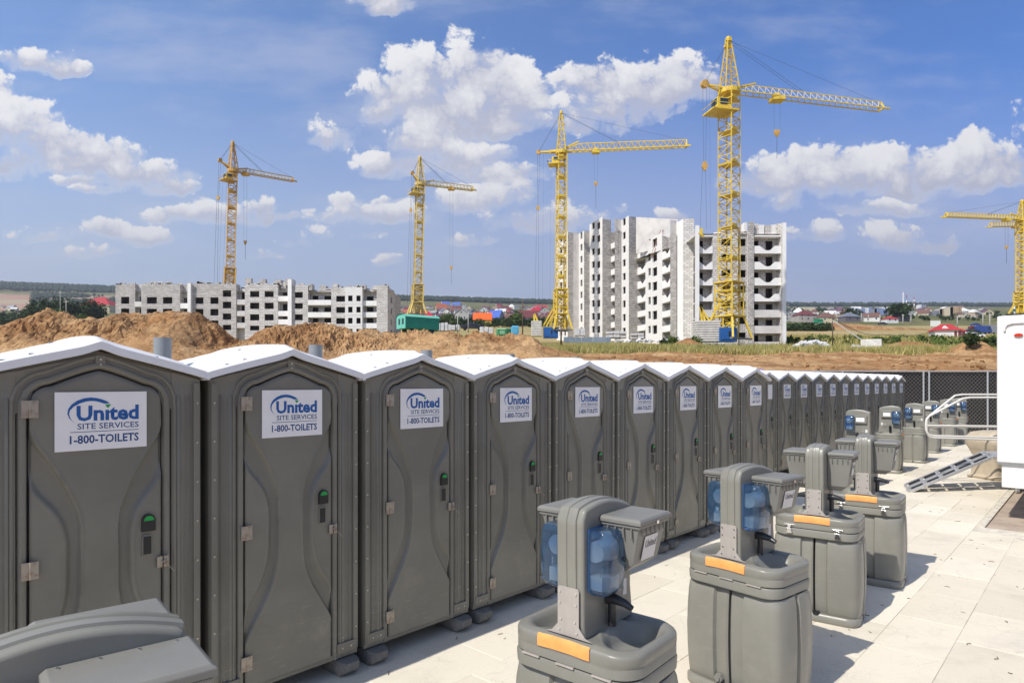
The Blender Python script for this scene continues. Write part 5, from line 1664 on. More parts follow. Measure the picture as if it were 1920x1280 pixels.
    # cab
    c = MB(); co = piv - jd*w*.30 + Vector((0,0,-w*1.05)); M = Matrix.Translation(co) @ Matrix.Rotation(math.atan2(jd.y, jd.x), 4, 'Z')
    c.box(-w*.80, w*.10, -w*.40, w*.40, -w*.30, w*.45, 0, M)
    cb = c.build('cab', cabmat, T, bevel=.06, seg=1)
    g = MB(); g.box(-w*.82, -w*.78, -w*.32, w*.32, -w*.02, w*.38, 0, M); g.box(-w*.6, w*.0, -w*.42, -w*.39, -w*.02, w*.38, 0, M); g.build('cab_window', m_glass, cb)
    b = MB(); b.box(-w*1.25, w*.6, -w*.75, w*.75, -w*.47, -w*.37, 0, M)
    for s0, s1 in (((-1.25,-.75),(-1.25,.75)), ((-1.25,-.75),(.6,-.75))):
        b.bar(M @ Vector((w*s0[0], w*s0[1], -w*.05)), M @ Vector((w*s1[0], w*s1[1], -w*.05)), t*.5); b.bar(M @ Vector((w*s0[0], w*s0[1], -w*.4)), M @ Vector((w*s0[0], w*s0[1], -w*.05)), t*.5)
    b.build('cab_deck', mat, T)
    # ropes
    r = MB(); rd = .034 * S / .11 * 1.0
    rd = max(.035, S*.35)
    mid = jp(.44, 2)
    for sg in (-1, 1):
        o = side*sg*w*.12
        r.bar(apx + o, mid + o, rd, cap=False); r.bar(apx + o, rr + o*1.6, rd, cap=False)
    r.bar(apx, jp(.97, 2), rd*.8, cap=False)
    r.build('stay_rope', m_cable, T)
    # trolley and hook
    tu = ((trol_px-960)/F); 
    # position along the jib whose column is trol_px
    lo, hi = 0, 1
    for _ in range(40):
        um = (lo+hi)/2; p = B + jp(um, 0); c_ = p.x/p.y
        if (c_ < tu) == (tip.x > piv.x): lo = um
        else: hi = um
    tp = (jp(lo, 0) + jp(lo, 1))/2
    tr = MB(); tr.box(tp.x-.9*w*.5, tp.x+.9*w*.5, tp.y-jw*.6, tp.y+jw*.6, tp.z-.75, tp.z-.15); tr.box(tp.x-.5*w*.5, tp.x+.3*w*.5, tp.y-jw*.4, tp.y+jw*.4, tp.z-.15, tp.z+.6)
    tr.build('trolley', m_org if mat is not m_yel else mat, T, bevel=.05, seg=1)
    yy = Y + tp.y
    zh = CAMZ + (HOR-hook_py)/F*yy - B.z
    hr = MB(); 
    for dx in (-w*.2, w*.22): hr.bar((tp.x+dx, tp.y, tp.z-.6), (tp.x+dx*.9, tp.y, zh+.4), rd*.65, cap=False)
    hr.bar((tp.x, tp.y, zh-.5), (tp.x, tp.y, zh - hookline*S), rd*1.3)
    hr.build('hoist_rope', m_cable, T)
    hb = MB(); hb.loft([[(tp.x+x_, tp.y+y_, zh+z_) for x_, y_ in ((-s_,-s_*.5),(s_,-s_*.5),(s_,s_*.5),(-s_,s_*.5))] for z_, s_ in ((.55, w*.19), (.1, w*.19), (-.35, w*.12), (-.7, w*.04))])
    hb.build('hook_block', m_org, T, bevel=.04, seg=1)
    # long ropes down from the rear arm
    if ropes_to is not None:
        zr = Z(ropes_to) - B.z; rp = MB()
        zb_ = (Z(block_py) - B.z) if block_py else zr
        for dx in (-.13, .13): rp.bar(rr + Vector((dx*w, 0, 0)), (rr.x + dx*w*.5 + lean*S*-.5, rr.y, zb_), rd, cap=False)
        for dx in (-.30, .12): rp.bar((rr.x + dx*w*.5 - lean*S*.5, rr.y, zb_), (rr.x + dx*w - lean*S, rr.y, zr), rd, cap=False)
        for f_ in (.22, .55): rp.bar(piv + (rr-piv)*(1-f_) + Vector((0,.3,0)), (rr.x*(1-f_) + piv.x*f_ - lean*S, rr.y, zr), rd*.5, cap=False)
        rp.build('long_rope', m_cable, T)
        bl = MB(); bl.tube([(rr.x - lean*S*.5 , rr.y - .2, zb_), (rr.x - lean*S*.5, rr.y + .2, zb_)], w*.20, 10); bl.bar((rr.x-lean*S*.5, rr.y, zb_+w*.3), (rr.x-lean*S*.5, rr.y, zb_-w*.3), w*.18); bl.build('rope_block', m_org, T)
    return T, B, S, w
def ballast(T, B, S, px0, px1, py0, py1, n, dep, mat=None, dy=0.0):
    Y = B.y + dy
    x0 = (px0-960)/F*Y - B.x; x1 = (px1-960)/F*Y - B.x; z0 = CAMZ+(HOR-py1)/F*Y - B.z; z1 = CAMZ+(HOR-py0)/F*Y - B.z
    h = (z1-z0)/n
    for k in range(n):
        m = MB(); o = random.uniform(-.05, .05)
        m.box(x0+o, x1+o, dy-dep/2, dy+dep/2, z0+k*h+.05, z0+(k+1)*h-.04); m.build('ballast_slab', mat or m_ballast, T, bevel=.03, seg=1)
def blue_house(T, B, px0, px1, py0, py1, dy=-1.0):
    Y = B.y + dy; x0 = (px0-960)/F*Y - B.x; x1 = (px1-960)/F*Y - B.x; z0 = CAMZ+(HOR-py1)/F*Y - B.z; z1 = CAMZ+(HOR-py0)/F*Y - B.z
    m = MB(); m.box(x0, x1, dy-1.1, dy+1.1, z0, z1); m.box(x0+.3, x1-.6, dy-1.2, dy-.9, z0+(z1-z0)*.15, z1-(z1-z0)*.2)
    o = m.build('machine_house', m_bluebox, T, bevel=.05, seg=1)
    k = MB(); c = (x0+x1)/2
    for i in range(3): k.box(x0+.2, x0+1.0, dy-1.16, dy-1.1, z0+.3+i*.5, z0+.4+i*.5)
    k.box(c, c+.35, dy-1.24, dy-1.2, z0+(z1-z0)*.35, z0+(z1-z0)*.75); k.build('grille', m_black, o)
c4, B4, S4, w4 = crane('biggest yellow tower crane with white ballast stack before the balcony wing of the tall block', 1367, 640, 172, 76, 1652, 206, 112, 119, 34, 1318, 163, 1462, 250, m_yel, m_silver, m_yel, lean=0, rot=38, nsec=24, ropes_to=432, block_py=315, hookline=48, jibh=17, platforms=7, t=.16)
ballast(c4, B4, S4, 1301, 1345, 602, 641, 9, 3.2)
blue_house(c4, B4, 1346, 1378, 615, 641)
ext = MB()
def pw(B, px, py, dy=0): Y = B.y+dy; return Vector(((px-960)/F*Y - B.x, dy, CAMZ+(HOR-py)/F*Y - B.z))
for a_, b_ in (((1316,602),(1313,575)), ((1322,602),(1313,575)), ((1313,575),(1330,602)), ((1332,600),(1352,562))): ext.bar(pw(B4, *a_), pw(B4, *b_), .30)
ext.build('ballast_frame', m_yel, c4)
hk = MB(); hk.bar(pw(B4,1315,428,-1), pw(B4,1315,441,-1), .4); hk.bar(pw(B4,1311,436,-1), pw(B4,1319,444,-1), .35); hk.build('lifting_hook', m_yel, c4)
c3, B3, S3, w3 = crane('yellow tower crane standing at the far white end of the tall block', 1051, 622, 285, 212, 1287, 275, 158, 153, 19.5, 1010, 283, 1117, 345, m_yel, m_yel2, m_yel, lean=2, rot=12, nsec=22, ropes_to=600, block_py=388, hookline=45, jibh=14, platforms=8, t=.22)
ballast(c3, B3, S3, 996, 1015, 602, 630, 9, 3.0); blue_house(c3, B3, 1019, 1046, 614, 634)
ext = MB()
for a_, b_ in (((1002,602),(1001,590)), ((1008,602),(1002,588)), ((1018,612),(1036,580)), ((1024,612),(1040,584)), ((1066,612),(1058,582))): ext.bar(pw(B3, *a_), pw(B3, *b_), .38)
ext.build('ballast_frame', m_yel, c3)
c2, B2, S2, w2 = crane('pale yellow tower crane behind the green site cabin', 782, 592, 345, 296, 886, 357, 205, 215, 17, 774, 326, 848, 502, m_yel2, m_silver, m_yel, lean=6, rot=20, nsec=24, ropes_to=575, block_py=395, hookline=32, jibh=9, platforms=7, t=.26)
ballast(c2, B2, S2, 757, 786, 590, 600, 4, 4, material('brown_slab', (.36,.27,.18), rough=.9, var=.1))
c1, B1, S1, w1 = crane('slim orange tower crane rising from behind the long low grey block', 430, 560, 320, 268, 549, 340, 182, 196, 17.5, 417, 304, 462, 455, m_org, m_silver, m_yel, lean=7, rot=25, nsec=24, ropes_to=540, block_py=374, hookline=32, jibh=9, platforms=7, t=.22)
c5, B5, S5, w5 = crane('tower crane cut by the photo edge, its jib reaching over the red roofed kiosk', 1917, 590, 412, 378, 1774, 406, 215, 208, 17, 1935, 408, 1883, 464, m_yel, m_yel2, m_yel, lean=0, rot=18, nsec=20, hookline=30, jibh=8, platforms=9, t=.26)
c6, B6, S6, w6 = crane('pale crane mostly hidden behind the edge crane, its short jib showing just below', 1935, 590, 424, 392, 1857, 425, 260, 250, 15, 1950, 420, 1900, 440, m_yel2, m_yel2, m_yel, lean=0, rot=18, nsec=20, hookline=8, jibh=9, platforms=5, t=.26)
# ================================================================ site clutter, village, town, woods
def M_(name, col, **k): return material(name, col, rough=k.pop('rough', .8), **k)
roofs = {'maroon': M_('roof_maroon', (.16,.045,.05), var=.15, vscale=1), 'red': M_('roof_red', (.42,.035,.04), var=.1, vscale=1), 'crimson': M_('roof_crimson', (.50,.015,.05), var=.08, vscale=1),
         'orange': M_('roof_orange', (.80,.13,.02), var=.06, vscale=1), 'brown': M_('roof_brown', (.17,.09,.07), var=.15, vscale=1), 'terracotta': M_('roof_terracotta', (.38,.12,.07), var=.15, vscale=1),
         'blue': M_('roof_blue', (.07,.14,.48), var=.08, vscale=1), 'slate': M_('roof_slate', (.16,.18,.22), var=.1, vscale=1), 'green': M_('roof_green', (.04,.17,.12), var=.1, vscale=1),
         'grey': M_('roof_grey', (.30,.30,.30), var=.12, vscale=1), 'white': M_('roof_white', (.68,.67,.64), var=.05, vscale=1), 'plum': M_('roof_plum', (.14,.07,.11), var=.15, vscale=1)}
walls = {'white': M_('wall_white', (.72,.70,.66), var=.04, vscale=.5), 'grey': M_('wall_grey', (.36,.35,.33), var=.1, vscale=.5), 'cream': M_('wall_cream', (.62,.54,.36), var=.05, vscale=.5),
         'yellow': M_('wall_yellow', (.66,.46,.08), var=.05, vscale=.5), 'tan': M_('wall_tan', (.45,.34,.25), var=.1, vscale=.5), 'dark': M_('wall_dark', (.15,.13,.14), var=.1, vscale=.5), 'stone': M_('wall_stone', (.42,.37,.33), var=.2, vscale=.8)}
m_pane = material('window_glass', (.025,.03,.04), rough=.15)
_hm = {}
def house_meshes(kind, roof, wall, w, d, h, rh, wins=2):
    key = (kind, roof, wall, round(w,1), round(d,1), round(h,1), round(rh,1), wins)
    if key in _hm: return _hm[key]
    m = MB()
    if kind == 'gable':       # ridge along x, gables at the ends
        m.prism([(-d/2,-3),(d/2,-3),(d/2,h),(0,h+rh*.97),(-d/2,h)], -w/2, w/2, 'x')
    elif kind == 'front':     # gable towards the viewer
        m.prism([(-w/2,-3),(w/2,-3),(w/2,h),(0,h+rh*.97),(-w/2,h)], -d/2, d/2, 'y')
    else: m.box(-w/2, w/2, -d/2, d/2, -3, h)
    wm = m.mesh('wall', walls[wall])
    r = MB(); o = .5; t = .22
    if kind == 'gable':
        for s in (-1, 1):
            r.prism([(0, h+rh+t), (s*(d/2+o), h-rh*o/(d/2)+t*.4), (s*(d/2+o), h-rh*o/(d/2)-t*.3), (0, h+rh)], -w/2-o, w/2+o, 'x')
    elif kind == 'front':
        for s in (-1, 1):
            r.prism([(0, h+rh+t), (s*(w/2+o), h-rh*o/(w/2)+t*.4), (s*(w/2+o), h-rh*o/(w/2)-t*.3), (0, h+rh)], -d/2-o, d/2+o, 'y')
    elif kind == 'hip':
        k = max(.5, (w-d)/2*.9)
        vs = [(-w/2-o,-d/2-o,h),(w/2+o,-d/2-o,h),(w/2+o,d/2+o,h),(-w/2-o,d/2+o,h),(-k,0,h+rh),(k,0,h+rh)]
        r.add(vs, [(0,1,5,4),(2,3,4,5),(1,2,5),(3,0,4),(3,2,1,0)])
    else: r.box(-w/2-.1, w/2+.1, -d/2-.1, d/2+.1, h, h+.4)
    rm = r.mesh('roof', roofs[roof])
    wi = []
    for fl in range(1 if h < 4.5 else 2):
        for i in range(wins):
            x = -w/2 + w*(i+.5)/wins; z = 1.0 + fl*2.8
            q = MB(); q.box(x-.55, x+.55, -d/2-.06, -d/2+.05, z, z+1.4); wi.append(q)
    if kind == 'front' and rh > 2: q = MB(); q.box(-.5, .5, -d/2-.06, -d/2+.05, h+.2, h+1.3); wi.append(q)
    if kind == 'gable':
        q = MB(); q.box(-w/2-.06, -w/2+.05, -.6, .6, h-.6, h+.8); wi.append(q)
    wm_ = [q.mesh('window', m_pane) for q in wi]
    ch = MB(); ch.box(w*.18-.35, w*.18+.35, -.35+d*.12, .35+d*.12, h+rh*.3, h+rh+.9); cm = ch.mesh('chimney', walls['stone'])
    _hm[key] = (wm, rm, wm_, cm); return _hm[key]
def house(px, py_base, wpx, hpx, kind='gable', roof='maroon', wall='white', label='', group=None, Y=None, rz=0, wins=2, detail=True, rf=.45, dfac=.75, cat='house'):
    if Y is None: Y = float(np.exp(np.interp(-py_base, -_TP[1:], np.log(_TY[1:]))))
    S = Y / F; X = (px-960)*S
    z = CAMZ + (HOR-py_base)*S
    zg = gz(X, Y)
    w = wpx*S/ (abs(math.cos(R(rz))) + dfac*abs(math.sin(R(rz)))); tot = hpx*S; h = tot*(1-rf); rh = tot*rf
    T = thing('house', label, cat, (X, Y, min(z, zg+1.5) if abs(z-zg) < 4 else z), R(rz), group)
    wm, rm, wi, cm = house_meshes(kind, roof, wall, w, w*dfac, h, rh, wins)
    link('wall', wm, T); ro = link('roof', rm, T)
    if detail:
        for q in wi: link('window', q, T)
        link('chimney', cm, ro)
    return T
# --- houses that can be told apart
H = [
 (190,588,58,31,'hip','red','cream','cream house with a broad dull red hip roof against the low grey block', 0, 4, .55),
 (92,583,22,8,'hip','terracotta','dark','low house with a terracotta roof peeping over the soil ridge', 10, 1, .6),
 (798,607,42,24,'hip','crimson','white','house with a bright crimson hipped roof behind the green site cabin', 0, 2, .62),
 (905,612,33,25,'gable','orange','yellow','small yellow house with a vivid orange roof', 0, 2, .5),
 (870,609,34,29,'front','grey','grey','grey unplastered two storey house with a flat pitched grey roof', -25, 2, .28),
 (930,608,30,26,'gable','blue','grey','grey house with a violet blue roof beside the orange roofed one', -30, 2, .5),
 (905,592,26,17,'front','terracotta','white','white gabled house with a terracotta roof above the orange roofed one', 15, 2, .45),
 (827,587,24,18,'gable','terracotta','brown' if False else 'tan','tan house with a wide terracotta roof above the crimson roofed one', 20, 2, .55),
 (990,609,36,26,'gable','maroon','white','white house with a steep maroon roof behind the leaning brown post', 8, 2, .5),
 (950,607,30,18,'gable','brown','white','white gabled house with a long brown roof in front of the green bush', -12, 2, .55),
 (1005,592,28,17,'hip','crimson','grey','grey house with a pinkish red roof left of the yellow ballast frame', 0, 2, .5),
 (1022,596,24,20,'front','terracotta','grey','grey gabled house between the two struts of the second yellow crane', -8, 2, .4),
 (1036,608,12,20,'front','terracotta','white','narrow white house with a red roof slope behind the crane legs', 0, 1, .5),
 (745,606,30,22,'hip','green','dark','dark house with a green roof at the end of the low grey block', 5, 2, .35),
 (835,577,18,12,'gable','blue','white','tiny house with a bright blue roof up the slope', 20, 1, .5),
 (856,579,20,12,'gable','blue','white','tiny pale walled house with a blue hipped roof', -20, 1, .5),
 (848,570,13,8,'gable','crimson','white','tiny house with a magenta red roof on the slope', 0, 1, .6),
 (885,600,26,20,'front','slate','grey','half built grey house with roof ribs showing', 22, 1, .5),
 (860,595,20,14,'gable','slate','white','house with a pale slate roof and white gable edges', 28, 1, .5),
 (1480,601,24,19,'front','slate','grey','grey gabled barn at the corner of the tall block', -12, 2, .5),
 (1508,602,38,20,'hip','maroon','stone','stone house with a large maroon roof in the village row', 6, 3, .5),
 (1526,600,20,12,'hip','maroon','dark','dark annex with maroon roof beside the stone house', 0, 1, .5),
 (1549,603,32,17,'hip','brown','cream','cream walled house with a brown hip roof and light gable', 0, 2, .6),
 (1592,602,36,16,'hip','slate','dark','dark house with a broad slate blue roof', 10, 2, .55),
 (1633,602,32,15,'gable','brown','white','white gabled house with a brown roof in the village row', -18, 2, .5),
 (1668,604,24,11,'hip','red','white','low white house with a scarlet roof', 5, 2, .5),
 (1688,602,26,16,'front','brown','dark','dark wooden house behind the scarlet roofed one', 10, 1, .5),
 (1560,597,40,7,'flat','terracotta','tan','long low tan building behind the brown hip roof', 0, 1, .2),
 (1505,585,34,8,'flat','white','cream','long pale block behind the maroon roofed house', 0, 1, .1),
]
for (px, py, w, h, kind, roof, wall, lab, rz, nw, rf) in H:
    house(px, py, w, h, kind, roof, wall, lab, None, rz=rz, wins=nw, rf=rf)
# --- the crowded slopes of the village
KN = {'gable': 'long', 'front': 'gabled', 'hip': 'hipped'}
_used = set()
def filler(n, pxr, pyr, size, zones, group, pal, seed, avoid=lambda x, y: False):
    """zones: (column limit, landmark) pairs; every label names roof, shape, wall and the landmark it stands by"""
    rr = random.Random(seed)
    for k in range(n):
        px = rr.uniform(*pxr); f = rr.random(); py = pyr[0] + (pyr[1]-pyr[0])*f
        if avoid(px, py): continue
        w = np.interp(py, [566, 574, 585, 600, 612], [6, 9, 15, 23, 30]) * rr.uniform(.75, 1.25)
        roof = rr.choice(pal); wall = rr.choice(['white','white','grey','tan','cream','stone','dark']); kind = rr.choice(['gable','front','hip','gable'])
        zone = next(z for lim, z in zones if px < lim); q = (py - pyr[0])/(pyr[1]-pyr[0])
        band = 'low' if q > .72 else ('middle' if q > .38 else 'high') if (pyr[1]-pyr[0]) > 9 else 'small'
        mk = lambda: '%s %s %s house with %s %s roof, %s' % (size, band, wall, KN[kind], roof, zone)
        for _ in range(40):
            if mk() not in _used: break
            roof = rr.choice(pal); wall = rr.choice(['white','white','grey','tan','cream','stone','dark']); kind = rr.choice(['gable','front','hip','gable'])
        lab = mk(); _used.add(lab)
        house(px, py, round(w/3)*3 if w > 6 else w, w*rr.uniform(.5, .72), kind, roof, wall, lab, group, rz=rr.choice([-30,-15,0,15,30]), wins=2, detail=w > 11, rf=rr.uniform(.4,.58))
pal = ['maroon','maroon','brown','plum','terracotta','red','slate','grey','plum','brown','white']
ZV = [(772,'beside the low block end'),(800,'behind the pale crane'),(845,'above the crimson roof'),(895,'above the grey house'),(930,'above the orange roof'),(965,'above the green bush'),(1000,'above the maroon roof'),(9999,'by the second yellow crane')]
filler(160, (735, 1062), (571, 604), 'village', ZV, 'houses in the crowded village slope', pal, 5,
       avoid=lambda x, y: (y > 598 and (845 < x < 1005)) or (y > 594 and 775 < x < 825))
filler(60, (735, 1062), (563.5, 571), 'tiny hilltop', ZV, 'houses on the upper village slope', ['white','white','white','maroon','grey','cream' if False else 'terracotta'], 6)
filler(38, (-20, 62), (566, 587), 'valley', [(20,'by the photo edge'),(9999,'by the dark grove')], 'houses beside the dark trees', ['maroon','brown','slate','plum','grey','white'], 7)
filler(46, (1482, 1865), (584, 595), 'far', [(1550,'behind the maroon roof'),(1600,'behind the brown hip roof'),(1650,'behind the slate roof'),(1700,'behind the scarlet roof'),(1760,'above the billboard'),(9999,'above the red kiosk')], 'houses behind the village row', ['maroon','brown','slate','plum','grey','white','brown'], 8)

# --- far town: apartment slabs, chimneys
m_farw = M_('far_white', (.85,.85,.86)); m_farb = M_('far_blue', (.22,.28,.48)); m_farc = M_('far_cream', (.62,.53,.40)); m_farg = M_('far_grey', (.24,.25,.30)); m_fard = M_('far_window', (.34,.34,.38))
def slab_block(px0, px1, py0, py1, mat, label, Y=None, floors=8, stripe=None, cat='apartment block', cols=None, steps=None):
    Y = float(np.exp(np.interp(-(py1 + .3), -_TP[1:], np.log(_TY[1:]))))
    S = Y/F; x0, x1 = (px0-960)*S, (px1-960)*S; z0, z1 = CAMZ+(HOR-py1)*S, CAMZ+(HOR-py0)*S
    T = thing('apartment_block', label, cat, ((x0+x1)/2, Y, z0)); w = x1-x0; h = z1-z0
    n = steps or 1; m = MB()
    for k in range(n):
        m.box(-w/2 + w*k/n, -w/2 + w*(k+1)/n, (k%2)*3, 16, -8, h*(1 - (.10 if k%2 else 0)))
    m.build('wall', mat, T)
    nc = cols or max(2, int((px1-px0)/4)); q = MB()
    for i in range(nc):
        for f in range(floors):
            cx = -w/2 + w*(i+.5)/nc; q.box(cx - w/nc*.22, cx + w/nc*.22, -.15, 3.1, h*(f+.25)/floors*.88, h*(f+.7)/floors*.88)
    o = q.build('windows', m_fard, T); o['kind'] = 'stuff'
    if stripe:
        for i in range(n + 1):
            s = MB(); cx = -w/2 + w*i/n; s.box(max(-w/2, cx-2.2), min(w/2, cx+2.2), -.4, 5, -6, h*.96); s.build('coloured_panel', stripe, T)
slab_block(1594, 1644, 577, 590, m_farw, 'long white apartment block with blue end panels in the distant town', 1400, 9, m_farb, steps=4)
slab_block(1644, 1664, 577, 591, m_farg, 'blue grey apartment block joined behind the long white one', 1380, 8, m_farb, steps=2)
slab_block(1664, 1690, 575, 583, m_farw, 'low white factory hall below the chimneys', 1700, 3, None)
slab_block(1699, 1707, 570, 588, m_farw, 'narrow white tower block below the chimneys', 1500, 9, M_('far_red', (.35,.12,.12)), cols=2)
slab_block(1724, 1728, 571, 577, m_farw, 'tiny pale tower on the far skyline', 2600, 4, None, cols=2)
slab_block(1731, 1737, 571, 577, m_farg, 'tiny dark tower on the far skyline', 2600, 4, None, cols=2)
slab_block(1753, 1761, 582, 592, m_farg, 'grey tower block beside the cream pair', 1350, 7, None, cols=3)
slab_block(1767, 1788, 578, 592, m_farc, 'cream apartment block, the lower of the distant pair', 1350, 9, M_('far_ochre', (.42,.30,.18)), steps=3)
slab_block(1787, 1803, 574, 593, m_farc, 'cream apartment tower, the taller of the distant pair', 1340, 12, M_('far_ochre', (.42,.30,.18)), steps=2)
slab_block(1812, 1831, 580, 591, m_farw, 'white stepped block beyond the red roofed cabin', 1350, 6, None, steps=3)
slab_block(1830, 1846, 590, 596, M_('far_brown', (.30,.2,.15)), 'low brown row of flats beyond the parked vehicles', 1100, 2, None)
slab_block(1800, 1830, 590, 596, m_farc, 'long low cream building at the foot of the distant towers', 1100, 2, None)
slab_block(1480, 1560, 577, 580, m_farg, 'faint long grey roofline below the far woods', 2200, 1, None, cat='building')
def chimney(px, py0, py1, wpx, mats, label, Y=1900, n=6):
    Y = float(np.exp(np.interp(-(py1 + 1.5), -_TP[1:], np.log(_TY[1:]))))
    S = Y/F; T = thing('factory_chimney', label, 'chimney', ((px-960)*S, Y, CAMZ+(HOR-py1)*S)); h = (py1-py0)*S; r = wpx*S/2
    for k in range(n):
        m = MB(); f0, f1 = k/n, (k+1)/n
        m.tube([(0,0,h*f0), (0,0,h*f1)], [r*(1.15-.3*f0), r*(1.15-.3*f1)], 12); m.build('band', mats[k % len(mats)], T, smooth=True, angle=50)
chimney(1693.5, 548, 582, 2.0, [m_farw], 'tall white factory chimney, thickest of the three together', n=2)
chimney(1700, 553, 582, 1.9, [m_farw, m_farb, M_('far_red', (.35,.12,.12))], 'red and white banded chimney in the middle of the three')
chimney(1714, 557, 582, 1.7, [m_farw, M_('far_red', (.35,.12,.12))], 'slim red and white banded chimney standing apart')
chimney(1902, 546, 590, 2.6, [m_farw, M_('far_dgreen', (.03,.10,.07))], 'green and white banded chimney just above the white trailer', 1500, 8)

# --- woods
def leaf_mat(name, a, b, c3): return gradient_leaf(name, a, b, c3)
m_forest = leaf_mat('forest_leaf', (.022,.038,.018), (.045,.06,.022), (.035,.05,.03))
m_leafd = leaf_mat('dark_leaf', (.020,.038,.012), (.05,.075,.020), (.035,.055,.018)); m_leafm = leaf_mat('mid_leaf', (.05,.09,.018), (.12,.16,.035), (.08,.12,.03))
m_bark = material('bark', (.10,.075,.05), rough=.95, var=.2)
def forest(name, label, pts_px, Y0, Y1, n, seed, hm=16):
    rr = np.random.default_rng(seed)
    m = []; V = []; Fc = []
    base = np.array([(0,0,1.0),(0.75,0,.15),(0.23,.71,.25),(-.6,.44,.1),(-.6,-.44,.2),(.23,-.71,.12),(0,0,-.6)])
    fs = np.array([(0,1,2),(0,2,3),(0,3,4),(0,4,5),(0,5,1),(6,2,1),(6,3,2),(6,4,3),(6,5,4),(6,1,5)])
    px = rr.uniform(pts_px[0][0], pts_px[-1][0], n); f = rr.random(n)
    Y = Y0 + (Y1-Y0)*f; X = (px-960)/F*Y
    dens = fbm(X*.0022+seed, Y*.0022, 4)
    keep = dens > .36; X, Y, px = X[keep], Y[keep], px[keep]
    Z = ground_z(X, Y)
    s = rr.uniform(.55, 1.2, len(X)) * hm
    J = rr.uniform(.7, 1.3, (len(X), 7, 3))
    Vv = base[None] * J * s[:,None,None] * np.array([.75,.75,.62]) + np.stack([X, Y, Z + s*.35], -1)[:,None,:]
    Ff = fs[None] + (np.arange(len(X))*7)[:,None,None]
    o = link(name, np_mesh(name, Vv.reshape(-1,3), Ff.reshape(-1,3), m_forest, False)); return tag(o, label, 'wood', kind='stuff')
forest('wood', 'dark wooded ridge on the skyline behind the village', [(-700, 0), (1090, 0)], 2500, 3700, 15000, 3, 18)
forest('wood', 'faint wooded plain at the horizon beyond the distant town', [(1090, 0), (2500, 0)], 2900, 5600, 9000, 8, 20)
forest('wood', 'green belt of trees below the brown ploughed slope', [(60, 0), (330, 0)], 1500, 2300, 2200, 21, 14)
forest('wood', 'dark tree belt between the far village and the distant town blocks', [(1470, 0), (1900, 0)], 900, 1250, 420, 31, 8)
def small_trees(n, pxr, Yr, seed, mat, label, hm=5, cut=.45):
    rr = np.random.default_rng(seed); px = rr.uniform(*pxr, n); Y = np.exp(rr.uniform(np.log(Yr[0]), np.log(Yr[1]), n)); X = (px-960)/F*Y
    k = fbm(X*.02+seed, Y*.02, 4) > cut; X, Y = X[k], Y[k]; Z = ground_z(X, Y); n = len(X)
    L = 60; s = rr.uniform(.5, 1.3, n)*hm
    c = rr.normal(0, 1, (n, L, 3)); c /= np.linalg.norm(c, axis=-1, keepdims=True); c *= rr.uniform(.5, 1, (n, L, 1)) * s[:,None,None] * np.array([.55,.55,.5])
    ctr = np.stack([X, Y, Z + s*.45], -1)[:,None,:] + c
    d = rr.normal(0, 1, (n, L, 3, 3)) * s[:,None,None,None]*.17
    V = (ctr[:,:,None,:] + d).reshape(-1,3)
    o = link('shrubs', np_mesh('shrubs', V, np.arange(len(V)).reshape(-1,3), mat, False)); return tag(o, label, 'shrubs', kind='stuff')
small_trees(520, (730, 1065), (380, 1100), 3, m_leafd, 'garden trees and hedges between the village houses', 4.6, .42)
small_trees(260, (1475, 1900), (560, 1150), 5, m_leafd, 'garden trees and hedges around the village row beyond the field', 4.2, .45)
small_trees(160, (-40, 70), (420, 1000), 9, m_leafd, 'garden trees among the houses by the valley', 5, .4)
small_trees(240, (1460, 1900), (100, 190), 12, m_leafm, 'low weeds and shrubs on the rough ground beyond the fence', 1.5, .52)
small_trees(120, (1470, 1560), (300, 340), 14, m_leafd, 'row of low shrubs along the sand road', 3.0, .2)
def tree(px, Y, h, wd, label, mat, n=900, seed=1, trunk=.3, group=None, name='tree', base=None):
    rr = np.random.default_rng(seed); p = PG(px, Y)
    T = thing(name, label, 'tree' if name == 'tree' else 'shrub', p, 0, group)
    k = 9; cc = rr.normal(0, 1, (k, 3)); cc /= np.linalg.norm(cc, axis=-1, keepdims=True)
    cc = cc * rr.uniform(.25, .62, (k, 1)) * np.array([wd/2, wd/2, h*(1-trunk)/2]) + np.array([0, 0, h*trunk + h*(1-trunk)/2])
    rad = rr.uniform(.32, .5, k) * min(wd, h*(1-trunk))
    ci = rr.integers(0, k, n); d = rr.normal(0, 1, (n, 3)); d /= np.linalg.norm(d, axis=-1, keepdims=True)
    C = cc[ci] + d * rad[ci][:,None] * rr.uniform(.55, 1.02, (n, 1)) * np.array([1, 1, .85])
    s = max(wd, h) * .035 + .1
    V = (C[:,None,:] + rr.normal(0, 1, (n, 3, 3)) * s).reshape(-1, 3)
    link('crown', np_mesh('crown', V, np.arange(3*n).reshape(-1,3), mat, False), T)
    m = MB(); m.tube([(0,0,-.5), (0,0,h*trunk), (wd*.03,0,h*.6)], [h*.03, h*.022, h*.008], 7)
    for c in cc[:5]: m.tube([(0,0,h*trunk*.9), tuple(c)], [h*.014, h*.005], 5, cap=False)
    m.build('trunk', m_bark, T, smooth=True)
    return T
tl = [(52,420,11,14),(66,400,15,15),(84,400,17,17),(100,395,18,18),(118,398,18,18),(136,400,16,16),(110,385,11,12),(152,405,16,15),(168,410,17,14),(146,380,9,11),(182,415,15,12)]
descr = ['low dark tree beside the village at the picture side of the grove', 'dark round tree, second in the grove', 'broad dark tree on the shoulder of the grove', 'tall dark tree before the crest of the grove', 'tallest dark tree of the grove, by the first pole', 'dark tree between the two thin poles', 'small tree at the foot of the tallest one', 'dark tree rising right of the thin poles', 'pointed tree before the cream house', 'lighter green bush tree in front of the grove by the cream house', 'dark tree touching the roof of the cream house']
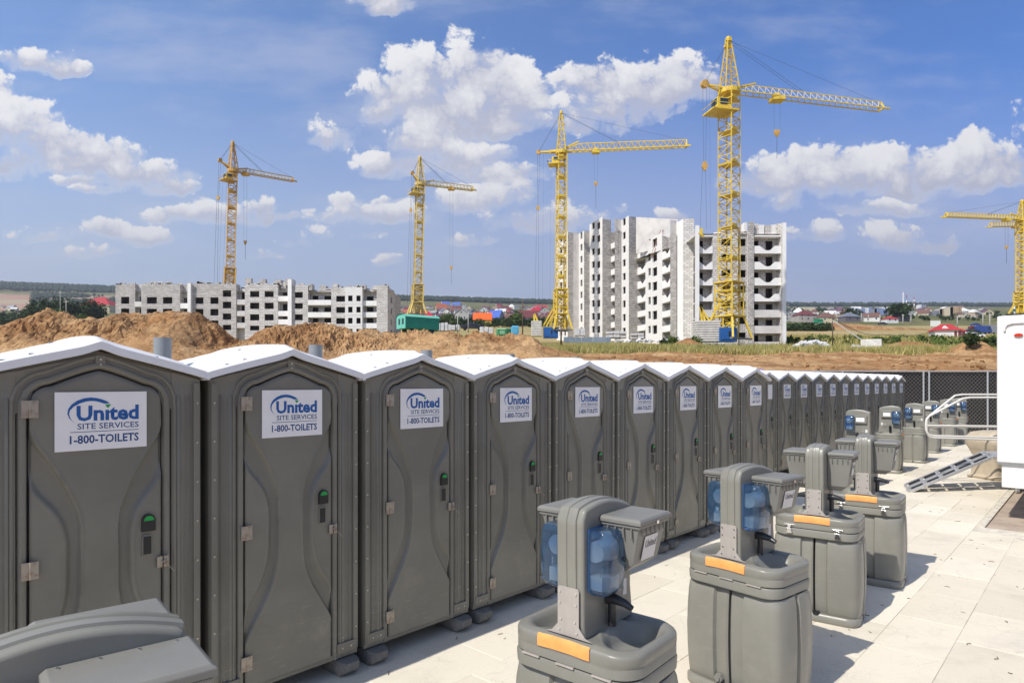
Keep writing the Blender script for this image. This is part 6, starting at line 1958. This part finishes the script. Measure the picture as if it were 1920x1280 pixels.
for k, (px, Y, h, w) in enumerate(tl): tree(px, Y, h, w, descr[k], m_leafd if k not in (6, 9) else m_leafm, 900, 20+k, .12)
tree(1694-6, 560, 17, 26, 'round dark green tree above the scarlet roofed house', m_leafd, 1000, 50, .15)
tree(1598, 600, 13, 18, 'dark tree behind the slate roofed house', m_leafd, 700, 51, .15)
tree(968, 400, 8, 14, 'bright green garden bush in front of the maroon roofed white house', m_leafm, 900, 52, .05)
tree(838, 385, 8, 9, 'green tree beside the grey unplastered house', m_leafm, 800, 53, .1)
tree(1262, 99, 1.9, 2.0, 'green weed bush on the sand pile by the white ballast stack', m_leafm, 500, 54, .03, name='shrub')
tree(1303, 102, 2.0, 1.8, 'small bush touching the corner of the white ballast stack', m_leafm, 400, 55, .03, name='shrub')
tree(1244, 98, 1.4, 1.6, 'low bush at the foot of the brick face beside the sand pile', m_leafd, 400, 56, .03, name='shrub')
T_ = tree(1822, 70, 1.5, 1.5, 'round shrub growing on the orange soil pile', m_leafd, 500, 57, .03, name='shrub'); T_.location.z += .9
tree(1860, 78, 2.2, 3, 'dark shrub beside the white trailer edge', m_leafd, 600, 58, .03, name='shrub')

# --- site clutter
def pbox(name, label, cat, px0, px1, py0, py1, Y, dep, mat, rz=0, group=None, bevel=.03):
    S = Y/F; w = (px1-px0)*S; h = (py1-py0)*S
    T = thing(name, label, cat, ((px0+px1)/2*S - 960*S, Y, CAMZ+(HOR-py1)*S), R(rz), group); return T, w, h
m_cabg = material('cabin_green', (.02,.25,.17), rough=.6, var=.1, vscale=1); m_cabl = material('cabin_mint', (.16,.52,.40), rough=.6, var=.06, vscale=1)
def site_cabin():
    T, w, h = pbox('site_cabin', 'green wheeled site cabin with curved roof between the soil bank and the crimson roof', 'site cabin', 752, 813, 598, 622, 118, 3, None, 28)
    L = 6.2; D = 3.0
    m = MB(); prof = [(-D/2, .3), (D/2, .3), (D/2, 2.15), (D*.38, 2.45), (D*.18, 2.58), (-D*.18, 2.58), (-D*.38, 2.45), (-D/2, 2.15)]
    m.prism(prof, -L/2, L/2, 'x'); m.build('body', m_cabg, T, bevel=.03, seg=1)
    e = MB(); e.prism([(y*.97, .32 + (z-.3)*.97) for y, z in prof], -L/2-.03, -L/2, 'x'); e.build('end_panel', m_cabl, T)
    r = MB(); r.grid([[(x, y, z+.04) for y, z in ((-D*.52, 2.13), (-D*.38, 2.47), (-D*.18, 2.61), (D*.18, 2.61), (D*.38, 2.47), (D*.52, 2.13))] for x in (-L/2-.15, L/2+.1)]); r.build('roof', m_concw if False else m_cabl, T)
    for y in (-.95, .25): q = MB(); q.box(-L/2-.05, -L/2-.03, y, y+.55, 1.0, 1.9); q.build('window', m_pane, T)
    d = MB(); d.box(-L/2-.06, -L/2-.03, -.35, .2, .5, 2.0); d.build('door', m_cabl, T)
    for x in (-1.8, 1.8):
        for y in (-D/2+.2, D/2-.2): q = MB(); q.tube([(x, y-.12, .1), (x, y+.12, .1)], .4, 14); q.build('wheel', m_black, T, smooth=True, angle=40)
    T.location.z = gz(T.location.x, T.location.y) + 1.0
    return T
sc_ = site_cabin(); sc_.location = P(784, 621.5, 104)
sc_.rotation_euler.z = R(38)
m_sack = material('white_wrap', (.60,.59,.58), rough=.7, var=.15, vscale=2, dirt=(.35,.33,.3), dscale=3, damt=.5)
def pallets(px0, px1, py0, py1, Y, label, n, seed, rows=1):
    rr = random.Random(seed); S = Y/F; w = (px1-px0)*S; h = (py1-py0)*S
    T = thing('block_pallets', label, 'pallet stack', ((px0+px1)/2*S-960*S, Y, CAMZ+(HOR-py1)*S)); bw = w/n
    for i in range(n):
        for r in range(rows):
            m = MB(); x = -w/2 + i*bw; m.box(x+.04, x+bw-.04, rr.uniform(-.2,.2), 1.1, r*h/rows+.12, (r+1)*h/rows*rr.uniform(.88,1)); m.build('wrapped_pallet', m_sack, T, bevel=.06, seg=1)
            q = MB(); q.box(x+.06, x+bw-.06, 0, 1.05, r*h/rows, r*h/rows+.12); q.build('wooden_pallet', material('pallet_wood', (.3,.2,.11), rough=.9), T)
pallets(813, 840, 604, 621, 112, 'row of wrapped white block pallets next to the green cabin', 4, 1)
pallets(838, 862, 608, 620, 125, 'pale corrugated stack behind the soil bank', 3, 2)
pallets(899, 925, 612, 627, 110, 'two grey block pallets right of the parked dark car', 3, 3)
pallets(1137, 1175, 620, 634, 128, 'stacked white blocks at the foot of the zigzag facade', 3, 4, 2)
pallets(1078, 1098, 615, 630, 130, 'small stack of white blocks by the second yellow crane', 2, 5)
pallets(1183, 1208, 624, 636, 128, 'pale slabs under the balconies', 2, 6, 2)
m_white2 = material('dusty_white', (.62,.61,.6), rough=.8, var=.1)
def crate_like(px0, px1, py0, py1, Y, mat, name, label, cat, lid=None, dep=1.6, rz=12):
    T, w, h = pbox(name, label, cat, px0, px1, py0, py1, Y, dep, mat, rz)
    m = MB(); m.box(-w/2, w/2, -dep/2, dep/2, 0, h*.84); m.build('body', mat, T, bevel=.05, seg=1)
    m = MB(); m.loft([[(-w*.53, -dep*.53, h*.84), (w*.53, -dep*.53, h*.84), (w*.53, dep*.53, h*.84), (-w*.53, dep*.53, h*.84)], [(-w*.4, -dep*.3, h), (w*.4, -dep*.3, h), (w*.4, dep*.3, h), (-w*.4, dep*.3, h)]]); m.build('lid', lid or mat, T)
    m = MB(); m.box(-w*.3, w*.3, -dep/2-.04, -dep/2, h*.15, h*.7); m.build('panel', lid or mat, T)
    return T
m_bin = material('bin_green', (.05,.25,.09), rough=.5); m_bingr = material('bin_green_light', (.25,.5,.28), rough=.5)
crate_like(932, 948, 616, 629, 108, m_bin, 'waste_container', 'green waste container with a pale lid beside the blue booth', 'container', m_bingr, 1.6)
crate_like(945, 960, 616, 627, 112, material('bin_dark', (.03,.15,.07), rough=.6), 'waste_container', 'darker green container between the pale lidded one and the blue booth', 'container', None, 1.4)
crate_like(959, 972, 611, 628, 110, material('booth_blue', (.12,.42,.62), rough=.5), 'site_toilet', 'bright blue site toilet booth behind the soil heaps', 'booth', None, 1.2, 8)
crate_like(1528, 1541, 598, 607, 330, material('net_green', (.02,.25,.12), rough=.6), 'green_container', 'green box container below the cream walled village house', 'container', None, 3, 10)
def posts():
    def pole(px, py0, py1, Y, r, mat, label, name='utility_pole', cat='pole', lean=0, arm=True):
        S = Y/F; T = thing(name, label, cat, ((px-960)*S, Y, CAMZ+(HOR-py1)*S)); h = (py1-py0)*S
        m = MB(); m.tube([(0,0,-.5), (lean*S, 0, h)], [r, r*.7], 8); m.build('shaft', mat, T, smooth=True)
        if arm:
            a = MB(); a.bar((lean*S-.7, 0, h-.5), (lean*S+.7, 0, h-.5), r*1.0); a.build('crossarm', mat, T)
        return T
    wood = material('pole_wood', (.12,.08,.06), rough=.9, var=.2); cp = material('pole_concrete', (.42,.41,.38), rough=.9)
    pole(980, 560, 627, 112, .11, wood, 'tall brown pole in front of the maroon roofed white house', arm=False)
    pole(1052, 610, 640, 96, .14, wood, 'short rusty post before the second yellow crane', name='post', arm=False)
    pole(858, 590, 622, 115, .09, cp, 'pale concrete post before the grey unplastered house', name='post', arm=False)
    pole(878, 584, 618, 120, .10, cp, 'pale concrete lamp pole left of the orange roofed house')
    t = pole(1561, 591, 645, 105, .10, wood, 'dark wooden pole with a bracing strut beyond the rubble pile')
    S = 105/F; b = MB(); b.bar((.0, 0, 3.9), (50*S, -6, -1.6), .13); b.bar((0, .3, 4.2), (-3, 0, 3.2), .05); b.build('strut', cp, t)
    pole(113, 545, 587, 180, .12, cp, 'thin pole, taller of the two before the dark grove')
    pole(124, 562, 588, 178, .14, cp, 'thicker pale pole with a lamp before the dark grove')
    far = [(1568,588,601,380),(1615,587,604,380),(1650,590,607,360),(1693,589,608,350),(1708,592,606,360),(1795,592,612,330),(1843,587,611,330),(1856,588,616,300),(1628,590,600,420),(1478,571,580,900)]
    lab = ['behind the sand bank', 'by the slate roofed house', 'right of the white gabled house', 'right of the scarlet roof', 'before the round dark tree', 'above the red roofed cabin', 'left of the twin pair at the trailer', 'closest to the trailer', 'between the slate and the white gabled house', 'faint mast at the corner of the tall block']
    for (a, y0, y1, Y), l in zip(far, lab): pole(a, y0, y1, Y, .28, cp, 'thin pale pole beyond the field, ' + l)
    # sagging line
    m = MB(); pts = []
    p0, p1 = P(1562, 597, 104), P(1655, 627, 150)
    for i in range(25):
        u = i/24; p = p0.lerp(p1, u); p.z -= 1.0*math.sin(math.pi*u); pts.append(p)
    p2 = P(1750, 622, 160)
    for i in range(1, 25):
        u = i/24; p = p1.lerp(p2, u); p.z -= .6*math.sin(math.pi*u); pts.append(p)
    m.tube(pts, .06, 5); tag(m.build('power_line', m_cable), 'dark cable sagging from the braced wooden pole across the field', 'cable')
posts()
def cube_and_rubble():
    T = thing('concrete_cube', 'pale concrete box with an open doorway standing in the grass', 'concrete box', P(1634, 659.5, 84), R(-32))
    S = 84/F; w = 2.35; d = 2.0; h = 1.62
    m = MB()
    wall_panel(m, (-w/2, -d/2), (w/2, -d/2), 0, h, [], 0); wall_panel(m, (w/2, -d/2), (w/2, d/2), 0, h, []); wall_panel(m, (w/2, d/2), (-w/2, d/2), 0, h, [])
    wall_panel(m, (-w/2, d/2), (-w/2, -d/2), 0, h, [(.5, 1.35, .02, 1.35)], reveal=.2)
    m.add([(-w/2,-d/2,h),(w/2,-d/2,h),(w/2,d/2,h),(-w/2,d/2,h)], [(0,1,2,3)])
    m.build('box', m_ballast, T, fixn=False)
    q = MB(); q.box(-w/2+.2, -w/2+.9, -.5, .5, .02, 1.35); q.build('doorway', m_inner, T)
    rr = random.Random(4); m = MB()
    def rub(px0, px1, py, Y, hpx, n, label, mat):
        m = MB(); S = Y/F
        for k in range(n):
            u = rr.random(); px = px0 + (px1-px0)*u; hh = hpx*S*(math.sin(math.pi*u)**.6)*rr.random()
            p = P(px, py, Y + rr.uniform(-1.5, 1.5)); M = Matrix.Translation(p + Vector((0,0,hh))) @ Matrix.Rotation(rr.uniform(0,6), 4, 'Z') @ Matrix.Rotation(rr.uniform(-.8,.8), 4, 'X') @ Matrix.Rotation(rr.uniform(-.8,.8), 4, 'Y')
            s = rr.uniform(.12, .42); m.box(-s, s, -s*.6, s*.6, -s*.45, s*.45, 0, M)
        return tag(m.build('rubble_pile', mat), label, 'rubble', kind='stuff')
    rub(1488, 1557, 653, 98, 13, 330, 'pile of broken white blocks in the grass right of the tall block', m_sack)
    rub(1594, 1616, 659, 90, 9, 60, 'small heap of broken blocks against the concrete cube', m_sack)
    rub(1655, 1700, 660, 90, 5, 70, 'flat pale slabs and debris right of the concrete cube', m_sack)
    rub(1440, 1530, 657, 112, 2, 80, 'scattered white debris along the foot of the tall block', m_sack)
    rub(1150, 1300, 640, 125, 3, 70, 'scattered pale debris under the zigzag facade', m_sack)
    o = MB(); p = P(1708, 661, 90); o.loft([[(p.x-.7,p.y,p.z),(p.x+.7,p.y-.4,p.z),(p.x+.7,p.y+.5,p.z),(p.x-.6,p.y+.5,p.z)],[(p.x-.3,p.y+.1,p.z+.45),(p.x+.4,p.y,p.z+.2),(p.x+.3,p.y+.3,p.z+.25),(p.x-.2,p.y+.3,p.z+.4)]])
    tag(o.build('tarpaulin', m_orange), 'crumpled orange tarpaulin lying by the pale slabs', 'tarpaulin')
cube_and_rubble()
def cabin():
    Y = 190; S = Y/F; T = thing('red_roof_cabin', 'white single storey kiosk building with a red metal roof by the sand road', 'building', P(1776, 634, Y), R(-14))
    w = 8.0; d = 5
    m = MB(); m.box(-w/2, w*.28, -d/2, d/2, -1, 2.2); m.build('wall', walls['white'], T)
    m = MB(); m.box(w*.28, w/2, -d/2+.8, d/2, -1, 2.0); m.build('porch', walls['white'], T)
    r = MB(); r.add([(-w/2-.5,-d/2-.5,2.2),(w*.3+.3,-d/2-.5,2.2),(w*.3+.3,d/2+.5,2.2),(-w/2-.5,d/2+.5,2.2),(-w*.22,0,4.2),(w*.12,0,4.2)], [(0,1,5,4),(2,3,4,5),(1,2,5),(3,0,4),(3,2,1,0)]); r.build('roof', roofs['red'], T)
    r = MB(); r.add([(w*.2,-d/2+.3,2.0),(w/2+.6,-d/2+.3,2.0),(w/2+.6,d/2+.2,2.0),(w*.2,d/2+.2,2.0),(w*.3,.3,3.0),(w*.38,.3,3.0)], [(0,1,5,4),(2,3,4,5),(1,2,5),(3,0,4),(3,2,1,0)]); r.build('roof', roofs['red'], T)
    r = MB(); r.prism([(-.9, 2.75), (.9, 2.75), (0, 3.6)], -d/2+.2, -d/2+1.4, 'y'); o = r.build('dormer', walls['white'], T); o.location.x = -1.3
    for x in (.9, 1.9, 3.0): q = MB(); q.box(x, x+.7, -d/2-.05, -d/2+.1, 0, 1.9); q.build('door', material('door_maroon', (.14,.03,.03), rough=.7), T)
    T2 = thing('billboard', 'white billboard on posts behind the red roofed kiosk', 'billboard', P(1754, 622, 230))
    m = MB(); m.box(-1.75, 1.75, -.1, .1, 2.0, 4.0); m.build('panel', M_('board_white', (.72,.76,.70)), T2)
    for x in (-1.2, 1.2): q = MB(); q.box(x-.08, x+.08, .1, .25, -.5, 3.6); q.build('post', m_galv, T2)
cabin()
m_cars = [material('car_'+n, c, rough=.25, spec=.6) for n, c in (('white', (.7,.7,.7)), ('blue', (.03,.07,.25)), ('dark', (.03,.03,.04)), ('maroon', (.15,.03,.04)), ('grey', (.25,.26,.28)))]
def vehicle(px, py, Y, L, mat, label, van=False, rz=0, H=None, name='parked_car', cat='car', group=None):
    T = thing(name, label, cat, P(px, py, Y), R(rz), group); W_ = 1.8; H = H or (2.3 if van else 1.45)
    m = MB()
    if van: prof = [(-L/2,.35),(L/2,.35),(L/2,1.2),(L/2-.5,H*.93),(L/2-.9,H),(-L/2+.1,H),(-L/2,H*.9)]
    else: prof = [(-L/2,.32),(L/2,.32),(L/2,.75),(L/2-.15,.85),(L/2-1.0,.95),(L/2-1.6,H*.95),(-L/2+1.5,H),(-L/2+.6,.98),(-L/2,.9)]
    m.prism(prof, -W_/2, W_/2); m.build('body', mat, T, bevel=.06, seg=1)
    g = MB()
    if van: g.box(L/2-1.3, L/2-.55, -W_/2-.02, -W_/2+.02, 1.2, H*.82)
    else: g.prism([(L/2-1.15,.98),(L/2-1.65,H*.9),(-L/2+1.55,H*.92),(-L/2+.85,1.0)], -W_/2-.02, -W_/2+.02)
    g.build('side_window', m_glass, T)
    for x in (-L*.31, L*.31):
        for y in (-W_/2+.02, W_/2-.02): w = MB(); w.tube([(x, y-.1, .32), (x, y+.1, .32)], .32, 14); w.build('wheel', m_black, T, smooth=True, angle=40)
    return T
vehicle(1820, 625, 205, 4.6, m_cars[2], 'dark car first in the line of vehicles beyond the red roofed kiosk')
vehicle(1832, 625, 207, 4.8, m_cars[3], 'maroon van in the line of vehicles beyond the kiosk', True)
vehicle(1843, 626, 205, 4.6, m_cars[1], 'blue van in the line of vehicles near the trailer edge', True, H=2.6)
vehicle(1859, 626, 206, 4.6, m_cars[4], 'grey lorry body last before the trailer edge', True, H=2.8)
vehicle(1817, 631, 190, 4.5, m_cars[0], 'white car parked beside the red roofed kiosk', rz=15)
vehicle(1828, 633, 180, 4.5, m_cars[0], 'second white car in front of the parked vans', rz=-10)
vehicle(1655, 609, 330, 4.4, m_cars[2], 'small dark car on the sand road before the village')
vehicle(1829, 611, 320, 4.6, m_cars[1], 'tiny blue car on the upper sand road')
vehicle(886, 619, 122, 4.5, m_cars[2], 'dark car half hidden behind the crumbling soil bank', rz=8)
m_barrier = material('blue_grey_hoarding', (.20,.25,.30), rough=.6, var=.15, vscale=.5)
def hoarding():
    T = thing('site_hoarding', 'low blue grey hoarding along the foot of the zigzag facade', 'hoarding', P(1095, 640, 122))
    S = 122/F
    for k in range(8):
        m = MB(); x = (-38 + k*11)*S; m.box(x, x + 10.6*S, 0, .08, -.2, .85); m.build('panel', m_barrier, T)
hoarding()
# ================================================================ air
def haze(density):
    m = bpy.data.materials.new('air'); m.use_nodes = True; t = NT(m.node_tree); t.n.clear()
    out = t.new('ShaderNodeOutputMaterial'); v = t.new('ShaderNodeVolumePrincipled')
    v.inputs['Color'].default_value = (.82, .88, 1, 1); v.inputs['Density'].default_value = density; v.inputs['Anisotropy'].default_value = .3
    t.link(v.outputs[0], out.inputs['Volume'])
    b = MB(); b.box(-11000, 11000, -120, 6500, -2, 950); o = b.build('haze', m); tag(o, kind='stuff')
    return o
haze(.00011)
